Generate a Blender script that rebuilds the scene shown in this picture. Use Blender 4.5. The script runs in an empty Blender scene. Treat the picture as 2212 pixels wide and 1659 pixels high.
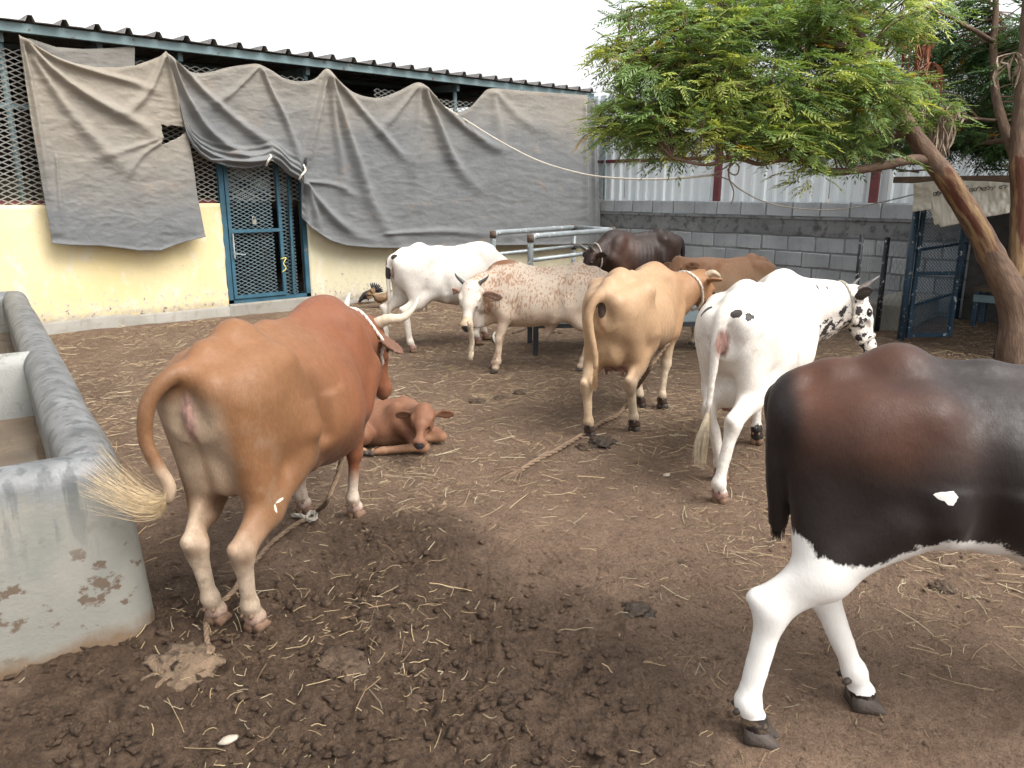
import bpy, bmesh, math, random
import numpy as np
from mathutils import Vector, Matrix, Quaternion
random.seed(7)
RNG = np.random.default_rng(11)
scn = bpy.context.scene
COL = scn.collection

# ---------------------------------------------------------------- camera
FPX, CXP, CYP, EYE = 1661.0, 1106.0, 829.5, 1.55        # photo measured on a 2212 x 1659 sheet
PITCH = math.atan(414.5 / FPX)
YAW = math.radians(48)                                   # x runs along the shed front, y into the shed
cd = bpy.data.cameras.new('camera'); cam = bpy.data.objects.new('camera', cd); COL.objects.link(cam)
cd.sensor_fit = 'HORIZONTAL'; cd.sensor_width = 36.0
cd.lens = 36.0 * FPX / 2212.0
cd.clip_start = 0.05; cd.clip_end = 500
cam.location = (0, 0, EYE)
cam.rotation_euler = (math.pi / 2 - PITCH, 0, YAW - math.pi / 2)
scn.camera = cam
scn.render.resolution_x, scn.render.resolution_y = 1024, 768

# ---------------------------------------------------------------- sky and sun
SUN_EL, SUN_AZ = math.radians(54), math.radians(-76)     # veiled sun high over the right of the yard (math azimuth)
w = bpy.data.worlds.new('World'); scn.world = w; w.use_nodes = True
wt = w.node_tree; wt.nodes.clear()
sky = wt.nodes.new('ShaderNodeTexSky'); sky.sky_type = 'NISHITA'; sky.sun_disc = False
sky.sun_elevation = SUN_EL; sky.sun_rotation = math.pi / 2 - SUN_AZ
sky.air_density = 1.0; sky.dust_density = 4.0; sky.ozone_density = 1.0; sky.altitude = 0
hs = wt.nodes.new('ShaderNodeHueSaturation'); hs.inputs['Saturation'].default_value = 0.12
bg = wt.nodes.new('ShaderNodeBackground'); bg.inputs['Strength'].default_value = 0.15
wo = wt.nodes.new('ShaderNodeOutputWorld')
wt.links.new(sky.outputs[0], hs.inputs['Color']); wt.links.new(hs.outputs[0], bg.inputs['Color'])
wt.links.new(bg.outputs[0], wo.inputs['Surface'])
sl = bpy.data.lights.new('sun', 'SUN'); sl.energy = 1.25; sl.angle = math.radians(40); sl.color = (1.0, 0.95, 0.88)
so = bpy.data.objects.new('sun', sl); COL.objects.link(so)
so.rotation_euler = Vector((math.cos(SUN_AZ) * math.cos(SUN_EL), math.sin(SUN_AZ) * math.cos(SUN_EL), math.sin(SUN_EL))).to_track_quat('Z', 'Y').to_euler()
vs = scn.view_settings
vs.view_transform = 'Standard'; vs.look = 'None'; vs.exposure = 1.3; vs.gamma = 1.0; vs.use_curve_mapping = False

# ---------------------------------------------------------------- photo pixel -> place
_Fh = np.array([math.cos(YAW), math.sin(YAW), 0.0]); _R = np.array([math.sin(YAW), -math.cos(YAW), 0.0]); _Z = np.array([0, 0, 1.0])
_F = math.cos(PITCH) * _Fh - math.sin(PITCH) * _Z; _U = math.sin(PITCH) * _Fh + math.cos(PITCH) * _Z
_C = np.array([0, 0, EYE])
def ray(u, v): return _F + _R * (u - CXP) / FPX - _U * (v - CYP) / FPX
def hit(u, v, n, d):
    r = ray(u, v); n = np.array(n, float); return _C + r * ((d - n @ _C) / (n @ r))
def gnd(u, v, z=0.0): return hit(u, v, (0, 0, 1), z)         # on level z
def onwall(u, v, y): return hit(u, v, (0, 1, 0), y)           # on the shed front
def onback(u, v, x): return hit(u, v, (1, 0, 0), x)           # on the block wall
def atd(u, v, d): return _C + ray(u, v) * d                   # at a depth

# ---------------------------------------------------------------- mesh helpers
def tag(o, label=None, cat=None, group=None, kind=None):
    if label: o['label'] = label
    if cat: o['category'] = cat
    if group: o['group'] = group
    if kind: o['kind'] = kind
    return o
def empty(name, loc=(0, 0, 0), rz=0.0, label=None, cat=None, group=None, scale=1.0):
    o = bpy.data.objects.new(name, None); COL.objects.link(o)
    o.location = loc; o.rotation_euler = (0, 0, rz); o.scale = (scale,) * 3
    o.empty_display_size = 0.1
    return tag(o, label, cat, group)
def link(name, me, m=None, parent=None, smooth=False):
    o = bpy.data.objects.new(name, me); COL.objects.link(o)
    if m is not None and not me.materials: me.materials.append(m)
    if parent is not None: o.parent = parent
    if smooth: me.shade_smooth()
    return o
def np_mesh(name, V, Fq):
    V = np.asarray(V, np.float32); Fq = np.asarray(Fq, np.int32)
    me = bpy.data.meshes.new(name); k = Fq.shape[1]
    me.vertices.add(len(V)); me.vertices.foreach_set('co', V.ravel())
    me.loops.add(Fq.size); me.loops.foreach_set('vertex_index', Fq.ravel())
    me.polygons.add(len(Fq)); me.polygons.foreach_set('loop_start', np.arange(0, Fq.size, k, dtype=np.int32))
    me.polygons.foreach_set('loop_total', np.full(len(Fq), k, np.int32))
    me.update(calc_edges=True); me.validate()
    return me
def fattr(me, name, vals):
    a = me.attributes.new(name, 'FLOAT', 'POINT'); a.data.foreach_set('value', np.asarray(vals, np.float32).ravel())
def cattr(me, name, rgb):
    rgb = np.asarray(rgb, np.float32)
    a = me.attributes.new(name, 'FLOAT_COLOR', 'POINT')
    a.data.foreach_set('color', np.concatenate([rgb, np.ones((len(rgb), 1), np.float32)], 1).ravel())
class MB:
    """collects vertices and faces of one piece"""
    def __init__(s): s.v = []; s.f = []
    def add(s, V, F):
        o = len(s.v); s.v += [tuple(map(float, p)) for p in V]; s.f += [tuple(i + o for i in f) for f in F]; return s
    def box(s, a, b):
        (x0, y0, z0), (x1, y1, z1) = a, b
        return s.add([(x0,y0,z0),(x1,y0,z0),(x1,y1,z0),(x0,y1,z0),(x0,y0,z1),(x1,y0,z1),(x1,y1,z1),(x0,y1,z1)],
                     [(0,3,2,1),(4,5,6,7),(0,1,5,4),(1,2,6,5),(2,3,7,6),(3,0,4,7)])
    def bar(s, a, b, w, h=None, up=(0, 0, 1)):
        a = Vector(a); b = Vector(b); d = (b - a).normalized(); h = h or w
        u = Vector(up)
        if abs(d.dot(u)) > .98: u = Vector((1, 0, 0))
        x = d.cross(u).normalized(); y = x.cross(d)
        P = []
        for q in (a, b):
            for sx, sy in ((-1, -1), (1, -1), (1, 1), (-1, 1)): P.append(q + x * sx * w / 2 + y * sy * h / 2)
        return s.add(P, [(3,2,1,0),(4,5,6,7),(0,1,5,4),(1,2,6,5),(2,3,7,6),(3,0,4,7)])
    def tube(s, pts, r, n=8, caps=True):
        pts = [Vector(p) for p in pts]; m = len(pts)
        rs = list(r) if hasattr(r, '__len__') else [r] * m
        P = []; nrm = None
        for i in range(m):
            d = (pts[min(i + 1, m - 1)] - pts[max(i - 1, 0)]).normalized()
            if nrm is None: nrm = d.orthogonal().normalized()
            else:
                nrm = nrm - d * nrm.dot(d)
                nrm = nrm.normalized() if nrm.length > 1e-6 else d.orthogonal().normalized()
            bn = d.cross(nrm)
            for k in range(n):
                t = 2 * math.pi * k / n; P.append(pts[i] + (nrm * math.cos(t) + bn * math.sin(t)) * rs[i])
        F = [(i * n + k, i * n + (k + 1) % n, (i + 1) * n + (k + 1) % n, (i + 1) * n + k) for i in range(m - 1) for k in range(n)]
        if caps: F.append(tuple(reversed(range(n)))); F.append(tuple(range((m - 1) * n, m * n)))
        return s.add(P, F)
    def mesh(s, name):
        me = bpy.data.meshes.new(name); me.from_pydata(s.v, [], s.f); me.update(); return me
    def build(s, name, m, parent=None, smooth=False, bevel=0.0, seg=2):
        me = s.mesh(name)
        if bevel:
            bm = bmesh.new(); bm.from_mesh(me); bmesh.ops.bevel(bm, geom=list(bm.edges), offset=bevel, segments=seg, affect='EDGES', profile=.6, clamp_overlap=True); bm.to_mesh(me); bm.free()
        return link(name, me, m, parent, smooth)
def catmull(pts, n=8):
    P = [np.array(p, float) for p in pts]; P = [2 * P[0] - P[1]] + P + [2 * P[-1] - P[-2]]; out = []
    for i in range(1, len(P) - 2):
        for k in range(n):
            t = k / n; a, b, c, d = P[i-1], P[i], P[i+1], P[i+2]
            out.append(.5 * ((2*b) + (c-a)*t + (2*a-5*b+4*c-d)*t*t + (3*b-a-3*c+d)*t**3))
    out.append(P[-2]); return out
def rope(name, pts, r, m, parent=None, twist=26.0, n=10):
    """three strand laid rope along pts"""
    c = catmull(pts, n); mb = MB(); L = 0; S = [0]
    for i in range(1, len(c)): L += np.linalg.norm(c[i] - c[i-1]); S.append(L)
    k = max(12, int(L / (r * 1.6))); t = np.linspace(0, L, k); c = np.stack([np.interp(t, S, [q[j] for q in c]) for j in range(3)], 1)
    for st in range(3):
        P = []
        nrm = None
        for i in range(k):
            d = Vector(c[min(i+1, k-1)] - c[max(i-1, 0)]).normalized()
            if nrm is None: nrm = d.orthogonal().normalized()
            else: nrm = (nrm - d * nrm.dot(d)).normalized()
            bn = d.cross(nrm); a = t[i] / r * .55 + st * 2.094
            P.append(Vector(c[i]) + (nrm * math.cos(a) + bn * math.sin(a)) * r * .5)
        mb.tube(P, r * .62, 5)
    return mb.build(name, m, parent, smooth=True)
# value noise for shaping geometry
_perm = RNG.random((64, 64, 64)).astype(np.float32)
def vnoise(p):
    p = np.asarray(p, np.float32); i = np.floor(p).astype(int); f = p - i; f = f * f * (3 - 2 * f); i &= 63; j = (i + 1) & 63
    x0, y0, z0 = i[..., 0], i[..., 1], i[..., 2]; x1, y1, z1 = j[..., 0], j[..., 1], j[..., 2]; fx, fy, fz = f[..., 0], f[..., 1], f[..., 2]
    a = _perm[x0, y0, z0] * (1 - fx) + _perm[x1, y0, z0] * fx; b = _perm[x0, y1, z0] * (1 - fx) + _perm[x1, y1, z0] * fx
    c = _perm[x0, y0, z1] * (1 - fx) + _perm[x1, y0, z1] * fx; d = _perm[x0, y1, z1] * (1 - fx) + _perm[x1, y1, z1] * fx
    return (a * (1 - fy) + b * fy) * (1 - fz) + (c * (1 - fy) + d * fy) * fz
def fbm(p, o=4, g=.5):
    p = np.asarray(p, np.float32); s = 0; a = 1.0; t = 0
    for k in range(o): s = s + a * (vnoise(p * 2**k + 17.3 * k) - .5); t += a; a *= g
    return s / t * 2
def sstep(a, b, x): t = np.clip((x - a) / (b - a), 0, 1); return t * t * (3 - 2 * t)

# ---------------------------------------------------------------- material helpers
class MT:
    def __init__(s, name):
        s.m = bpy.data.materials.new(name); s.m.use_nodes = True; s.nt = s.m.node_tree; s.nt.nodes.clear()
        s.out = s.n('OutputMaterial'); s.b = s.n('BsdfPrincipled'); s.nt.links.new(s.b.outputs[0], s.out.inputs['Surface'])
        s._co = None
    def n(s, t, ins=None, **props):
        nd = s.nt.nodes.new('ShaderNode' + t)
        for k, v in props.items(): setattr(nd, k, v)
        for k, v in (ins or {}).items(): s.set(nd.inputs[k], v)
        return nd
    def set(s, sock, v):
        if isinstance(v, bpy.types.NodeSocket): s.nt.links.new(v, sock)
        elif isinstance(v, (tuple, list)) and sock.type == 'RGBA' and len(v) == 3: sock.default_value = (*v, 1)
        else: sock.default_value = v
    def co(s):
        if s._co is None: s._co = s.n('TexCoord').outputs['Object']
        return s._co
    def map(s, sc=(1, 1, 1), co=None): return s.n('Mapping', {'Vector': co or s.co(), 'Scale': sc}).outputs[0]
    def noise(s, scale, detail=4, rough=.55, sc=None, dist=0.0, co=None):
        v = s.map(sc, co) if sc else (co or s.co())
        return s.n('TexNoise', {'Vector': v, 'Scale': scale, 'Detail': detail, 'Roughness': rough, 'Distortion': dist}).outputs['Fac']
    def voro(s, scale, sc=None, feature='F1', rnd=1.0):
        v = s.map(sc) if sc else s.co()
        return s.n('TexVoronoi', {'Vector': v, 'Scale': scale, 'Randomness': rnd}, feature=feature).outputs['Distance']
    def ramp(s, f, a, b, c0=0.0, c1=1.0):
        return s.n('MapRange', {'Value': f, 'From Min': a, 'From Max': b, 'To Min': c0, 'To Max': c1}, clamp=True).outputs[0]
    def mix(s, f, a, b, mode='MIX'):
        nd = s.n('Mix', data_type='RGBA', blend_type=mode); s.set(nd.inputs[0], f); s.set(nd.inputs[6], a); s.set(nd.inputs[7], b); return nd.outputs[2]
    def math(s, op, a, b=0.0, c=None):
        nd = s.n('Math', operation=op); s.set(nd.inputs[0], a); s.set(nd.inputs[1], b)
        if c is not None: s.set(nd.inputs[2], c)
        return nd.outputs[0]
    def sep(s): 
        nd = s.n('SeparateXYZ', {'Vector': s.co()}); return nd.outputs
    def attr(s, name): return s.n('Attribute', attribute_name=name).outputs
    def bump(s, h, dist, strength=1.0, prev=None):
        nd = s.n('Bump', {'Height': h, 'Distance': dist, 'Strength': strength})
        if prev is not None: s.set(nd.inputs['Normal'], prev)
        return nd.outputs[0]
    def done(s, color=None, rough=.7, normal=None, metal=0.0, spec=.5):
        if color is not None: s.set(s.b.inputs['Base Color'], color)
        s.set(s.b.inputs['Roughness'], rough); s.set(s.b.inputs['Metallic'], metal); s.set(s.b.inputs['Specular IOR Level'], spec)
        if normal is not None: s.set(s.b.inputs['Normal'], normal)
        return s.m
def simple(name, c, rough=.7, var=.25, scale=8, bump=.002, bscale=60, metal=0.0, spec=.4, wear=None, wearc=(.1,.06,.04), wscale=9):
    t = MT(name); f = t.noise(scale, 5)
    d = tuple(x * (1 - var) for x in c); e = tuple(min(1, x * (1 + var)) for x in c)
    col = t.mix(t.ramp(f, .3, .7), d, e)
    if wear is not None: col = t.mix(t.ramp(t.noise(wscale, 6, .65), wear, wear + .04), col, wearc)
    return t.done(col, rough, t.bump(t.noise(bscale, 4), bump), metal, spec)
# ================================================================ THE SETTING
YW, XB = 9.4, 10.6          # shed front plane, block wall plane

_pr = np.random.default_rng(77)
PRINTS = [(float(r_ * math.cos(a_)), float(r_ * math.sin(a_)), float(t_)) for r_, a_, t_ in zip(1.0 + 4.2 * _pr.random(170), np.radians(_pr.uniform(8, 92, 170)), _pr.uniform(0, 6.28, 170))]      # hoof prints
def ground_z(x, y):
    p = np.stack([x, y, np.zeros_like(x)], -1)
    z = .035 * fbm(p * .55 + 5, 3)
    z = z + .07 * sstep(7.5, 9.4, y) * sstep(12, 10, x) + .05 * sstep(8.2, 10.5, x)
    wet = wetness(x, y)
    z = z + (.010 + .030 * wet) * fbm(p * 5 + 3, 5, .65) + (.006 + .012 * wet) * np.abs(fbm(p * 15, 4, .7)) + (.003 + .009 * wet) * fbm(p * 34, 3, .7) - .012 * wet * sstep(.25, .5, fbm(p * 4 + 31, 2))
    for hx, hy, ha in PRINTS:
        m = (np.abs(x - hx) < .12) & (np.abs(y - hy) < .12)
        if m.any():
            u_ = (x[m] - hx) * math.cos(ha) + (y[m] - hy) * math.sin(ha); v_ = -(x[m] - hx) * math.sin(ha) + (y[m] - hy) * math.cos(ha); q = np.sqrt((u_ / .058) ** 2 + (v_ / .046) ** 2)
            z[m] += (-.022 * np.exp(-q ** 4) * (1 - .5 * np.exp(-(v_ / .008) ** 2)) + .009 * np.exp(-((q - 1.25) / .22) ** 2)) * (.35 + .65 * wet[m])
    # scuffed furrows
    z = z + .010 * fbm(np.stack([x * 3.2 + y * .8, y * 1.1 - x * .3, np.zeros_like(x)], -1) + 9, 3)
    return z - .01
def wetness(x, y):
    p = np.stack([x, y, np.zeros_like(x)], -1)
    # wet, dunged-up earth round the trough end and the tethered cow
    d = np.sqrt(((x - .9) / 1.15) ** 2 + ((y - 1.85) / 1.35) ** 2)
    w = sstep(1.35, .45, d + .5 * fbm(p * 1.4, 5, .6))
    d2 = np.sqrt(((x - 1.65) / .55) ** 2 + ((y - 2.55) / .55) ** 2)
    w = np.maximum(w, .8 * sstep(1.45, .35, d2 + .55 * fbm(p * 1.7 + 4, 5, .6)))
    d3 = np.sqrt(((x - 3.4) / .5) ** 2 + ((y - 1.2) / .5) ** 2)
    w = np.maximum(w, .35 * sstep(1.2, .4, d3 + .4 * fbm(p * 1.9 + 8, 4)))
    return w
def make_ground():
    c = math.degrees(YAW)
    an = np.concatenate([np.arange(c - 44, c + 44, .16), np.arange(c + 44, c + 316, 4)])
    an = np.radians(an); na = len(an)
    r = np.concatenate([[.05, .3, .6], np.geomspace(.8, 16, 330), [18, 22, 28, 40, 70, 120, 200]]); nr = len(r)
    A, Rr = np.meshgrid(an, r, indexing='ij'); X = Rr * np.cos(A); Y = Rr * np.sin(A)
    Zg = ground_z(X, Y); Zg = np.where(Rr > 16, 0.02, Zg)
    V = np.stack([X, Y, Zg], -1).reshape(-1, 3)
    i = np.arange(na)[:, None]; j = np.arange(nr - 1)[None, :]; i2 = (i + 1) % na
    Fq = np.stack([i * nr + j, i * nr + j + 1, i2 * nr + j + 1, i2 * nr + j], -1).reshape(-1, 4)
    me = np_mesh('ground', V, Fq)
    fattr(me, 'wet', wetness(X, Y).ravel())
    t = MT('earth')
    n1 = t.noise(2.2, 6, .6); n2 = t.noise(11, 6, .65); n3 = t.noise(55, 6, .75); n4 = t.noise(190, 4, .75)
    dry = t.mix(t.ramp(n1, .32, .68), (.215, .138, .090), (.33, .222, .150))
    dry = t.mix(t.ramp(n2, .45, .75, 0, .6), dry, (.100, .060, .040))
    dry = t.mix(t.ramp(n3, .50, .64, 0, .75), dry, (.30, .205, .140)); dry = t.mix(t.ramp(n3, .46, .34, 0, .8), dry, (.075, .044, .028))
    dry = t.mix(t.ramp(n4, .54, .66, 0, .8), dry, (.05, .03, .02)); dry = t.mix(t.ramp(n4, .44, .34, 0, .5), dry, (.32, .23, .16))
    wet = t.mix(t.ramp(n2, .3, .7), (.055, .033, .020), (.135, .085, .052))
    wet = t.mix(t.ramp(n3, .5, .66, 0, .75), wet, (.150, .092, .055)); wet = t.mix(t.ramp(n3, .46, .34, 0, .85), wet, (.024, .014, .010)); wet = t.mix(t.ramp(n4, .55, .68, 0, .6), wet, (.16, .105, .065))
    wm = t.attr('wet')[2]
    f = t.ramp(t.math('ADD', wm, t.math('MULTIPLY', t.math('SUBTRACT', n2, .5), .7)), .25, .75)
    col = t.mix(f, dry, wet)
    h = t.math('ADD', t.math('MULTIPLY', n3, .6), t.math('MULTIPLY', n4, .4))
    nm = t.bump(h, .05, 1.0, t.bump(t.noise(22, 6, .7), .09, 1.0))
    t.done(col, t.ramp(f, 0, 1, .92, .62), nm, 0, .35)
    g = link('ground', me, t.m, None, True); tag(g, kind='structure')
    return g
make_ground()
def gz(x, y): return float(ground_z(np.array([float(x)]), np.array([float(y)]))[0])

# ---- materials
def plaster_yellow(name='yellow_plaster', c0=(.58, .475, .25), c1=(.66, .565, .345)):
    t = MT(name)
    a = t.noise(1.3, 5); b = t.noise(5.5, 7, .65, sc=(1, 1, .7)); c = t.noise(16, 6, .7)
    col = t.mix(t.ramp(a, .3, .7), c0, c1)
    col = t.mix(t.ramp(b, .53, .64, 0, .75), col, (.62, .56, .45))
    z = t.sep()[2]
    low = t.ramp(z, .55, .05)
    col = t.mix(t.math('MULTIPLY', t.ramp(t.math('ADD', c, t.math('MULTIPLY', low, .22)), .60, .68), .8), col, (.46, .41, .34))
    col = t.mix(t.ramp(t.math('ADD', c, t.math('MULTIPLY', low, .13)), .69, .72), col, (.16, .12, .09))
    col = t.mix(t.ramp(t.noise(3, 6, .6, sc=(3, 3, .35)), .55, .8, 0, .5), col, (.55, .45, .29))
    return t.done(col, .9, t.bump(b, .01, .6, t.bump(c, .006, .8)), 0, .25)
def concrete(name, c0, c1, stain=(.16, .14, .12), sth=.6):
    t = MT(name)
    a = t.noise(1.6, 6, .6); b = t.noise(9, 6, .6); c = t.noise(90, 4, .6)
    col = t.mix(t.ramp(a, .3, .7), c0, c1)
    col = t.mix(t.ramp(b, sth, sth + .14, 0, .75), col, stain)
    col = t.mix(t.ramp(t.noise(5, 6, .6, sc=(4, 4, .5)), .55, .75, 0, .4), col, tuple(x * .6 for x in c0))
    return t.done(col, .85, t.bump(c, .004, .7, t.bump(b, .008, .5)), 0, .3)
m_yellow = plaster_yellow(); m_cream = plaster_yellow('cream_plaster', (.53, .48, .32), (.59, .55, .40))
m_conc = concrete('grey_concrete', (.20, .188, .16), (.30, .285, .25), (.2, .17, .14), .52)
m_block = concrete('block_concrete', (.25, .272, .285), (.36, .383, .397), (.20, .215, .225), .58)
m_beam = concrete('stained_beam', (.12, .128, .132), (.225, .233, .236), (.045, .047, .048), .50)
m_mortar = simple('mortar', (.20, .21, .215), .95, .2)
m_blue = simple('blue_paint', (.032, .092, .13), .5, .25, 6, wear=.66, wearc=(.16, .15, .14))
m_bluedark = simple('dark_blue_paint', (.025, .055, .085), .5, .3, 6, wear=.6, wearc=(.30, .30, .30), wscale=22)
m_bluegreen = simple('faded_blue_green_steel', (.16, .23, .24), .55, .2, 5, wear=.62, wearc=(.10, .07, .05))
m_galv = simple('galvanised_mesh', (.34, .34, .31), .5, .2, 20, metal=.3)
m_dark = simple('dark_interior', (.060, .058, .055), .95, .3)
m_darkwood = simple('weathered_brown', (.10, .07, .05), .9, .3)
m_roof = simple('roof_sheet', (.20, .19, .18), .6, .3, 4, wear=.6, wearc=(.10, .065, .045))
m_redrail = simple('red_oxide_steel', (.12, .030, .034), .55, .2, 5, wear=.70, wearc=(.35, .25, .22))
m_ropew = simple('white_rope', (.58, .53, .45), .9, .15, 40)
m_ropeb = simple('muddy_rope', (.17, .115, .075), .95, .25, 40)
m_ropeg = simple('grey_rope', (.42, .38, .32), .95, .25, 40)
m_hoofd = simple('dark_hoof', (.055, .042, .034), .65, .35, 20, bscale=90, bump=.003)
m_hoofb = simple('brown_hoof', (.16, .095, .06), .75, .35, 20, bscale=90, bump=.003)

# ---- shed: front wall, interior, roof
shed = empty('cattle_shed', (6, YW, 0), 0, 'long low shed with yellow plastered front and ribbed metal roof', 'shed')
def P(x, y, z): return (x - 6, y - YW, z)      # world -> shed
def sbox(name, m, a, b, parent=shed, bevel=0): return MB().box(P(*a), P(*b)).build(name, m, parent, bevel=bevel)
DL, DR, WT = 3.75, 4.86, 1.42
def wall_piece(name, x0, x1, z0, z1):
    nx = max(2, int((x1 - x0) / .05)); nz = int((z1 - z0) / .05)
    xs = np.linspace(x0, x1, nx); zs = np.linspace(z0, z1, nz)
    X, Zz = np.meshgrid(xs, zs, indexing='ij')
    e = np.stack([X, Zz, 0 * X], -1)
    Yf = YW - .012 * fbm(e * 2.1, 4)
    # broken plaster edge beside the door, and along the foot
    Xo = X.copy()
    if abs(x1 - DL) < .01: Xo[-1] -= .035 * np.abs(fbm(e[-1] * 6, 4)); Xo[-2] -= .01 * np.abs(fbm(e[-2] * 6, 4))
    Yf[:, 0] += .02; 
    V = [P(a, b, c) for a, b, c in zip(Xo.ravel(), Yf.ravel(), Zz.ravel())]; n0 = len(V)
    V += [P(a, YW + .2, c) for a, c in zip(X.ravel(), Zz.ravel())]
    F = []
    idx = lambda i, j: i * nz + j
    for i in range(nx - 1):
        for j in range(nz - 1):
            q = (idx(i, j), idx(i+1, j), idx(i+1, j+1), idx(i, j+1)); F.append(q); F.append(tuple(n0 + k for k in reversed(q)))
    for i in range(nx - 1):
        F.append((idx(i, nz-1), idx(i+1, nz-1), n0 + idx(i+1, nz-1), n0 + idx(i, nz-1)))
    for j in range(nz - 1):
        F.append((idx(nx-1, j), n0 + idx(nx-1, j), n0 + idx(nx-1, j+1), idx(nx-1, j+1)))
        F.append((idx(0, j), idx(0, j+1), n0 + idx(0, j+1), n0 + idx(0, j)))
    mb = MB(); mb.add(V, F); return mb.build(name, m_yellow if x0 < 0 else m_cream, shed, True)
wall_piece('front_wall', -3.0, DL, .17, WT)
wall_piece('front_wall', DR, 10.55, .10, WT)
# uneven footing
def footing(x0, x1, z1, y0, name='footing'):
    n = int((x1 - x0) / .12); mb = MB(); V = []
    for i in range(n + 1):
        x = x0 + (x1 - x0) * i / n; d = .02 * fbm(np.array([x * 3, 1, 2.]), 3); e = .03 * fbm(np.array([x * 2.2, 7, 2.]), 4)
        V += [P(x, y0 + d, -.1), P(x, y0 + d, z1 - .02 + e), P(x, y0 + .02 + d, z1 + e), P(x, YW + .15, z1 + e)]
    F = [(4*i+k, 4*i+4+k, 4*i+5+k, 4*i+1+k) for i in range(n) for k in range(3)]
    mb.add(V, F); return mb.build(name, m_conc, shed, True)
footing(-3.0, DL, .19, YW - .035); footing(DR, 10.55, .11, YW - .02)
sbox('door_step', m_conc, (DL - .02, YW - .05, -.1), (DR + .04, YW + .25, .20), bevel=.02)
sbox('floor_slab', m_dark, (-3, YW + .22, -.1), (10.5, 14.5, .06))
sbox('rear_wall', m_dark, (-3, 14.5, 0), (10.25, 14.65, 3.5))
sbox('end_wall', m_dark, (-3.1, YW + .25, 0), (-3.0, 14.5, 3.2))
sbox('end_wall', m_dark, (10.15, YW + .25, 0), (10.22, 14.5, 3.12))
# dim stall fittings inside
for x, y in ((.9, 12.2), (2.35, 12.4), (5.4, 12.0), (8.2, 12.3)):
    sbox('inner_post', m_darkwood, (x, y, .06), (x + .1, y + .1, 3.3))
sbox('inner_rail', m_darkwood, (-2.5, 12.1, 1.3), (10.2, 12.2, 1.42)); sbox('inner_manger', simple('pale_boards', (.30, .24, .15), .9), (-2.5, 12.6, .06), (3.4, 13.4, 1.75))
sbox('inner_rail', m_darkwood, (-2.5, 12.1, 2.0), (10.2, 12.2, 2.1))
# roof: trapezoid ribbed sheets, each sheet one piece, resting on an eave purlin
def ribbed(x0, x1, pitch, rise, top):
    pr = []; x = x0
    while x < x1 - 1e-6:
        for dx, z in ((0, 0), (pitch * .36, 0), (pitch * .44, rise), (pitch * .56, rise), (pitch * .64, 0)):
            pr.append((min(x + dx, x1), z))
        x += pitch
    pr.append((x1, 0)); return pr
xs = -3.0
while xs < 10.2:
    x1 = min(xs + 1.2, 10.27); pr = ribbed(xs, x1, .30, .055, 0); mb = MB(); V = []
    sg = 0.0
    for (x, z) in pr:
        j = .003 * random.uniform(-1, 1)
        V += [P(x, YW - .22 + random.uniform(-.004, .004), 3.165 + z + j + sg), P(x, 14.8, 3.34 + z + sg)]
    n = len(pr)
    F = [(2*i, 2*i+2, 2*i+3, 2*i+1) for i in range(n - 1)]
    mb.add(V, F); o = mb.build('roof_sheet', m_roof, shed)
    sd = o.modifiers.new('thickness', 'SOLIDIFY'); sd.thickness = .004; sd.offset = 1
    xs = x1
sbox('eave_purlin', m_bluegreen, (-3.0, YW - .14, 3.065), (10.2, YW - .08, 3.155), bevel=.006)
for y in (10.9, 12.4, 13.9): sbox('roof_purlin', m_bluegreen, (-3, y, 3.12 + (y - YW + .14) * .03 - .02), (10.2, y + .07, 3.12 + (y - YW + .14) * .03 + .03))
for x in (-.4, 1.72, 2.62, 3.45, 5.02, 7.42, 9.35):
    MB().tube([P(x, YW + .10, WT - .05), P(x, YW + .10, 3.12)], .032, 10).build('frame_post', m_bluegreen, shed, True)
    MB().bar(P(x, YW + .02, 3.03), P(x, 14.4, 3.2), .05, .09).build('rafter', m_bluegreen, shed)
MB().bar(P(-3, YW + .1, 2.38), P(3.7, YW + .1, 2.40), .045).build('frame_rail', m_bluegreen, shed)
MB().bar(P(-3, YW + .1, WT + .02), P(3.72, YW + .1, WT + .02), .05).build('frame_rail', m_redrail, shed)
MB().bar(P(DR + .05, YW + .1, WT + .02), P(10.2, YW + .1, WT + .02), .05).build('frame_rail', m_bluegreen, shed)
# expanded metal screens
def expanded(x0, x1, z0, z1, y, cw=.118, ch=.056, t=.0095, jag=False):
    """diamond mesh strands inside a rectangle (real strands, joined)"""
    mb = MB(); nx = int((x1 - x0) / cw); nz = int((z1 - z0) / ch)
    for j in range(nz):
        z = z0 + j * ch
        if jag and j >= nz - 3 and random.random() < .5: nn = int(nx * random.uniform(.4, .9))
        else: nn = nx
        for i in range(nn):
            x = x0 + i * cw; zz = z
            for a, b in (((x, zz + ch/2), (x + cw/2, zz + ch)), ((x + cw/2, zz + ch), (x + cw, zz + ch/2)),
                         ((x, zz + ch/2), (x + cw/2, zz)), ((x + cw/2, zz), (x + cw, zz + ch/2))):
                dx, dz = b[0] - a[0], b[1] - a[1]; L = math.hypot(dx, dz); nxx, nzz = -dz / L * t / 2, dx / L * t / 2
                yy = y + .004
                q = [P(a[0]+nxx, y, a[1]+nzz), P(b[0]+nxx, y, b[1]+nzz), P(b[0]-nxx, yy, b[1]-nzz), P(a[0]-nxx, yy, a[1]-nzz)]
                mb.add(q, [(3, 2, 1, 0)])
    return mb
def screen(x0, x1, z0, z1, y=YW + .05, **k):
    o = expanded(x0, x1, z0, z1, y, **k).build('mesh_screen', m_galv, shed); o['kind'] = 'stuff'
    sd = o.modifiers.new('thickness', 'SOLIDIFY'); sd.thickness = .004
    return o
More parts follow.
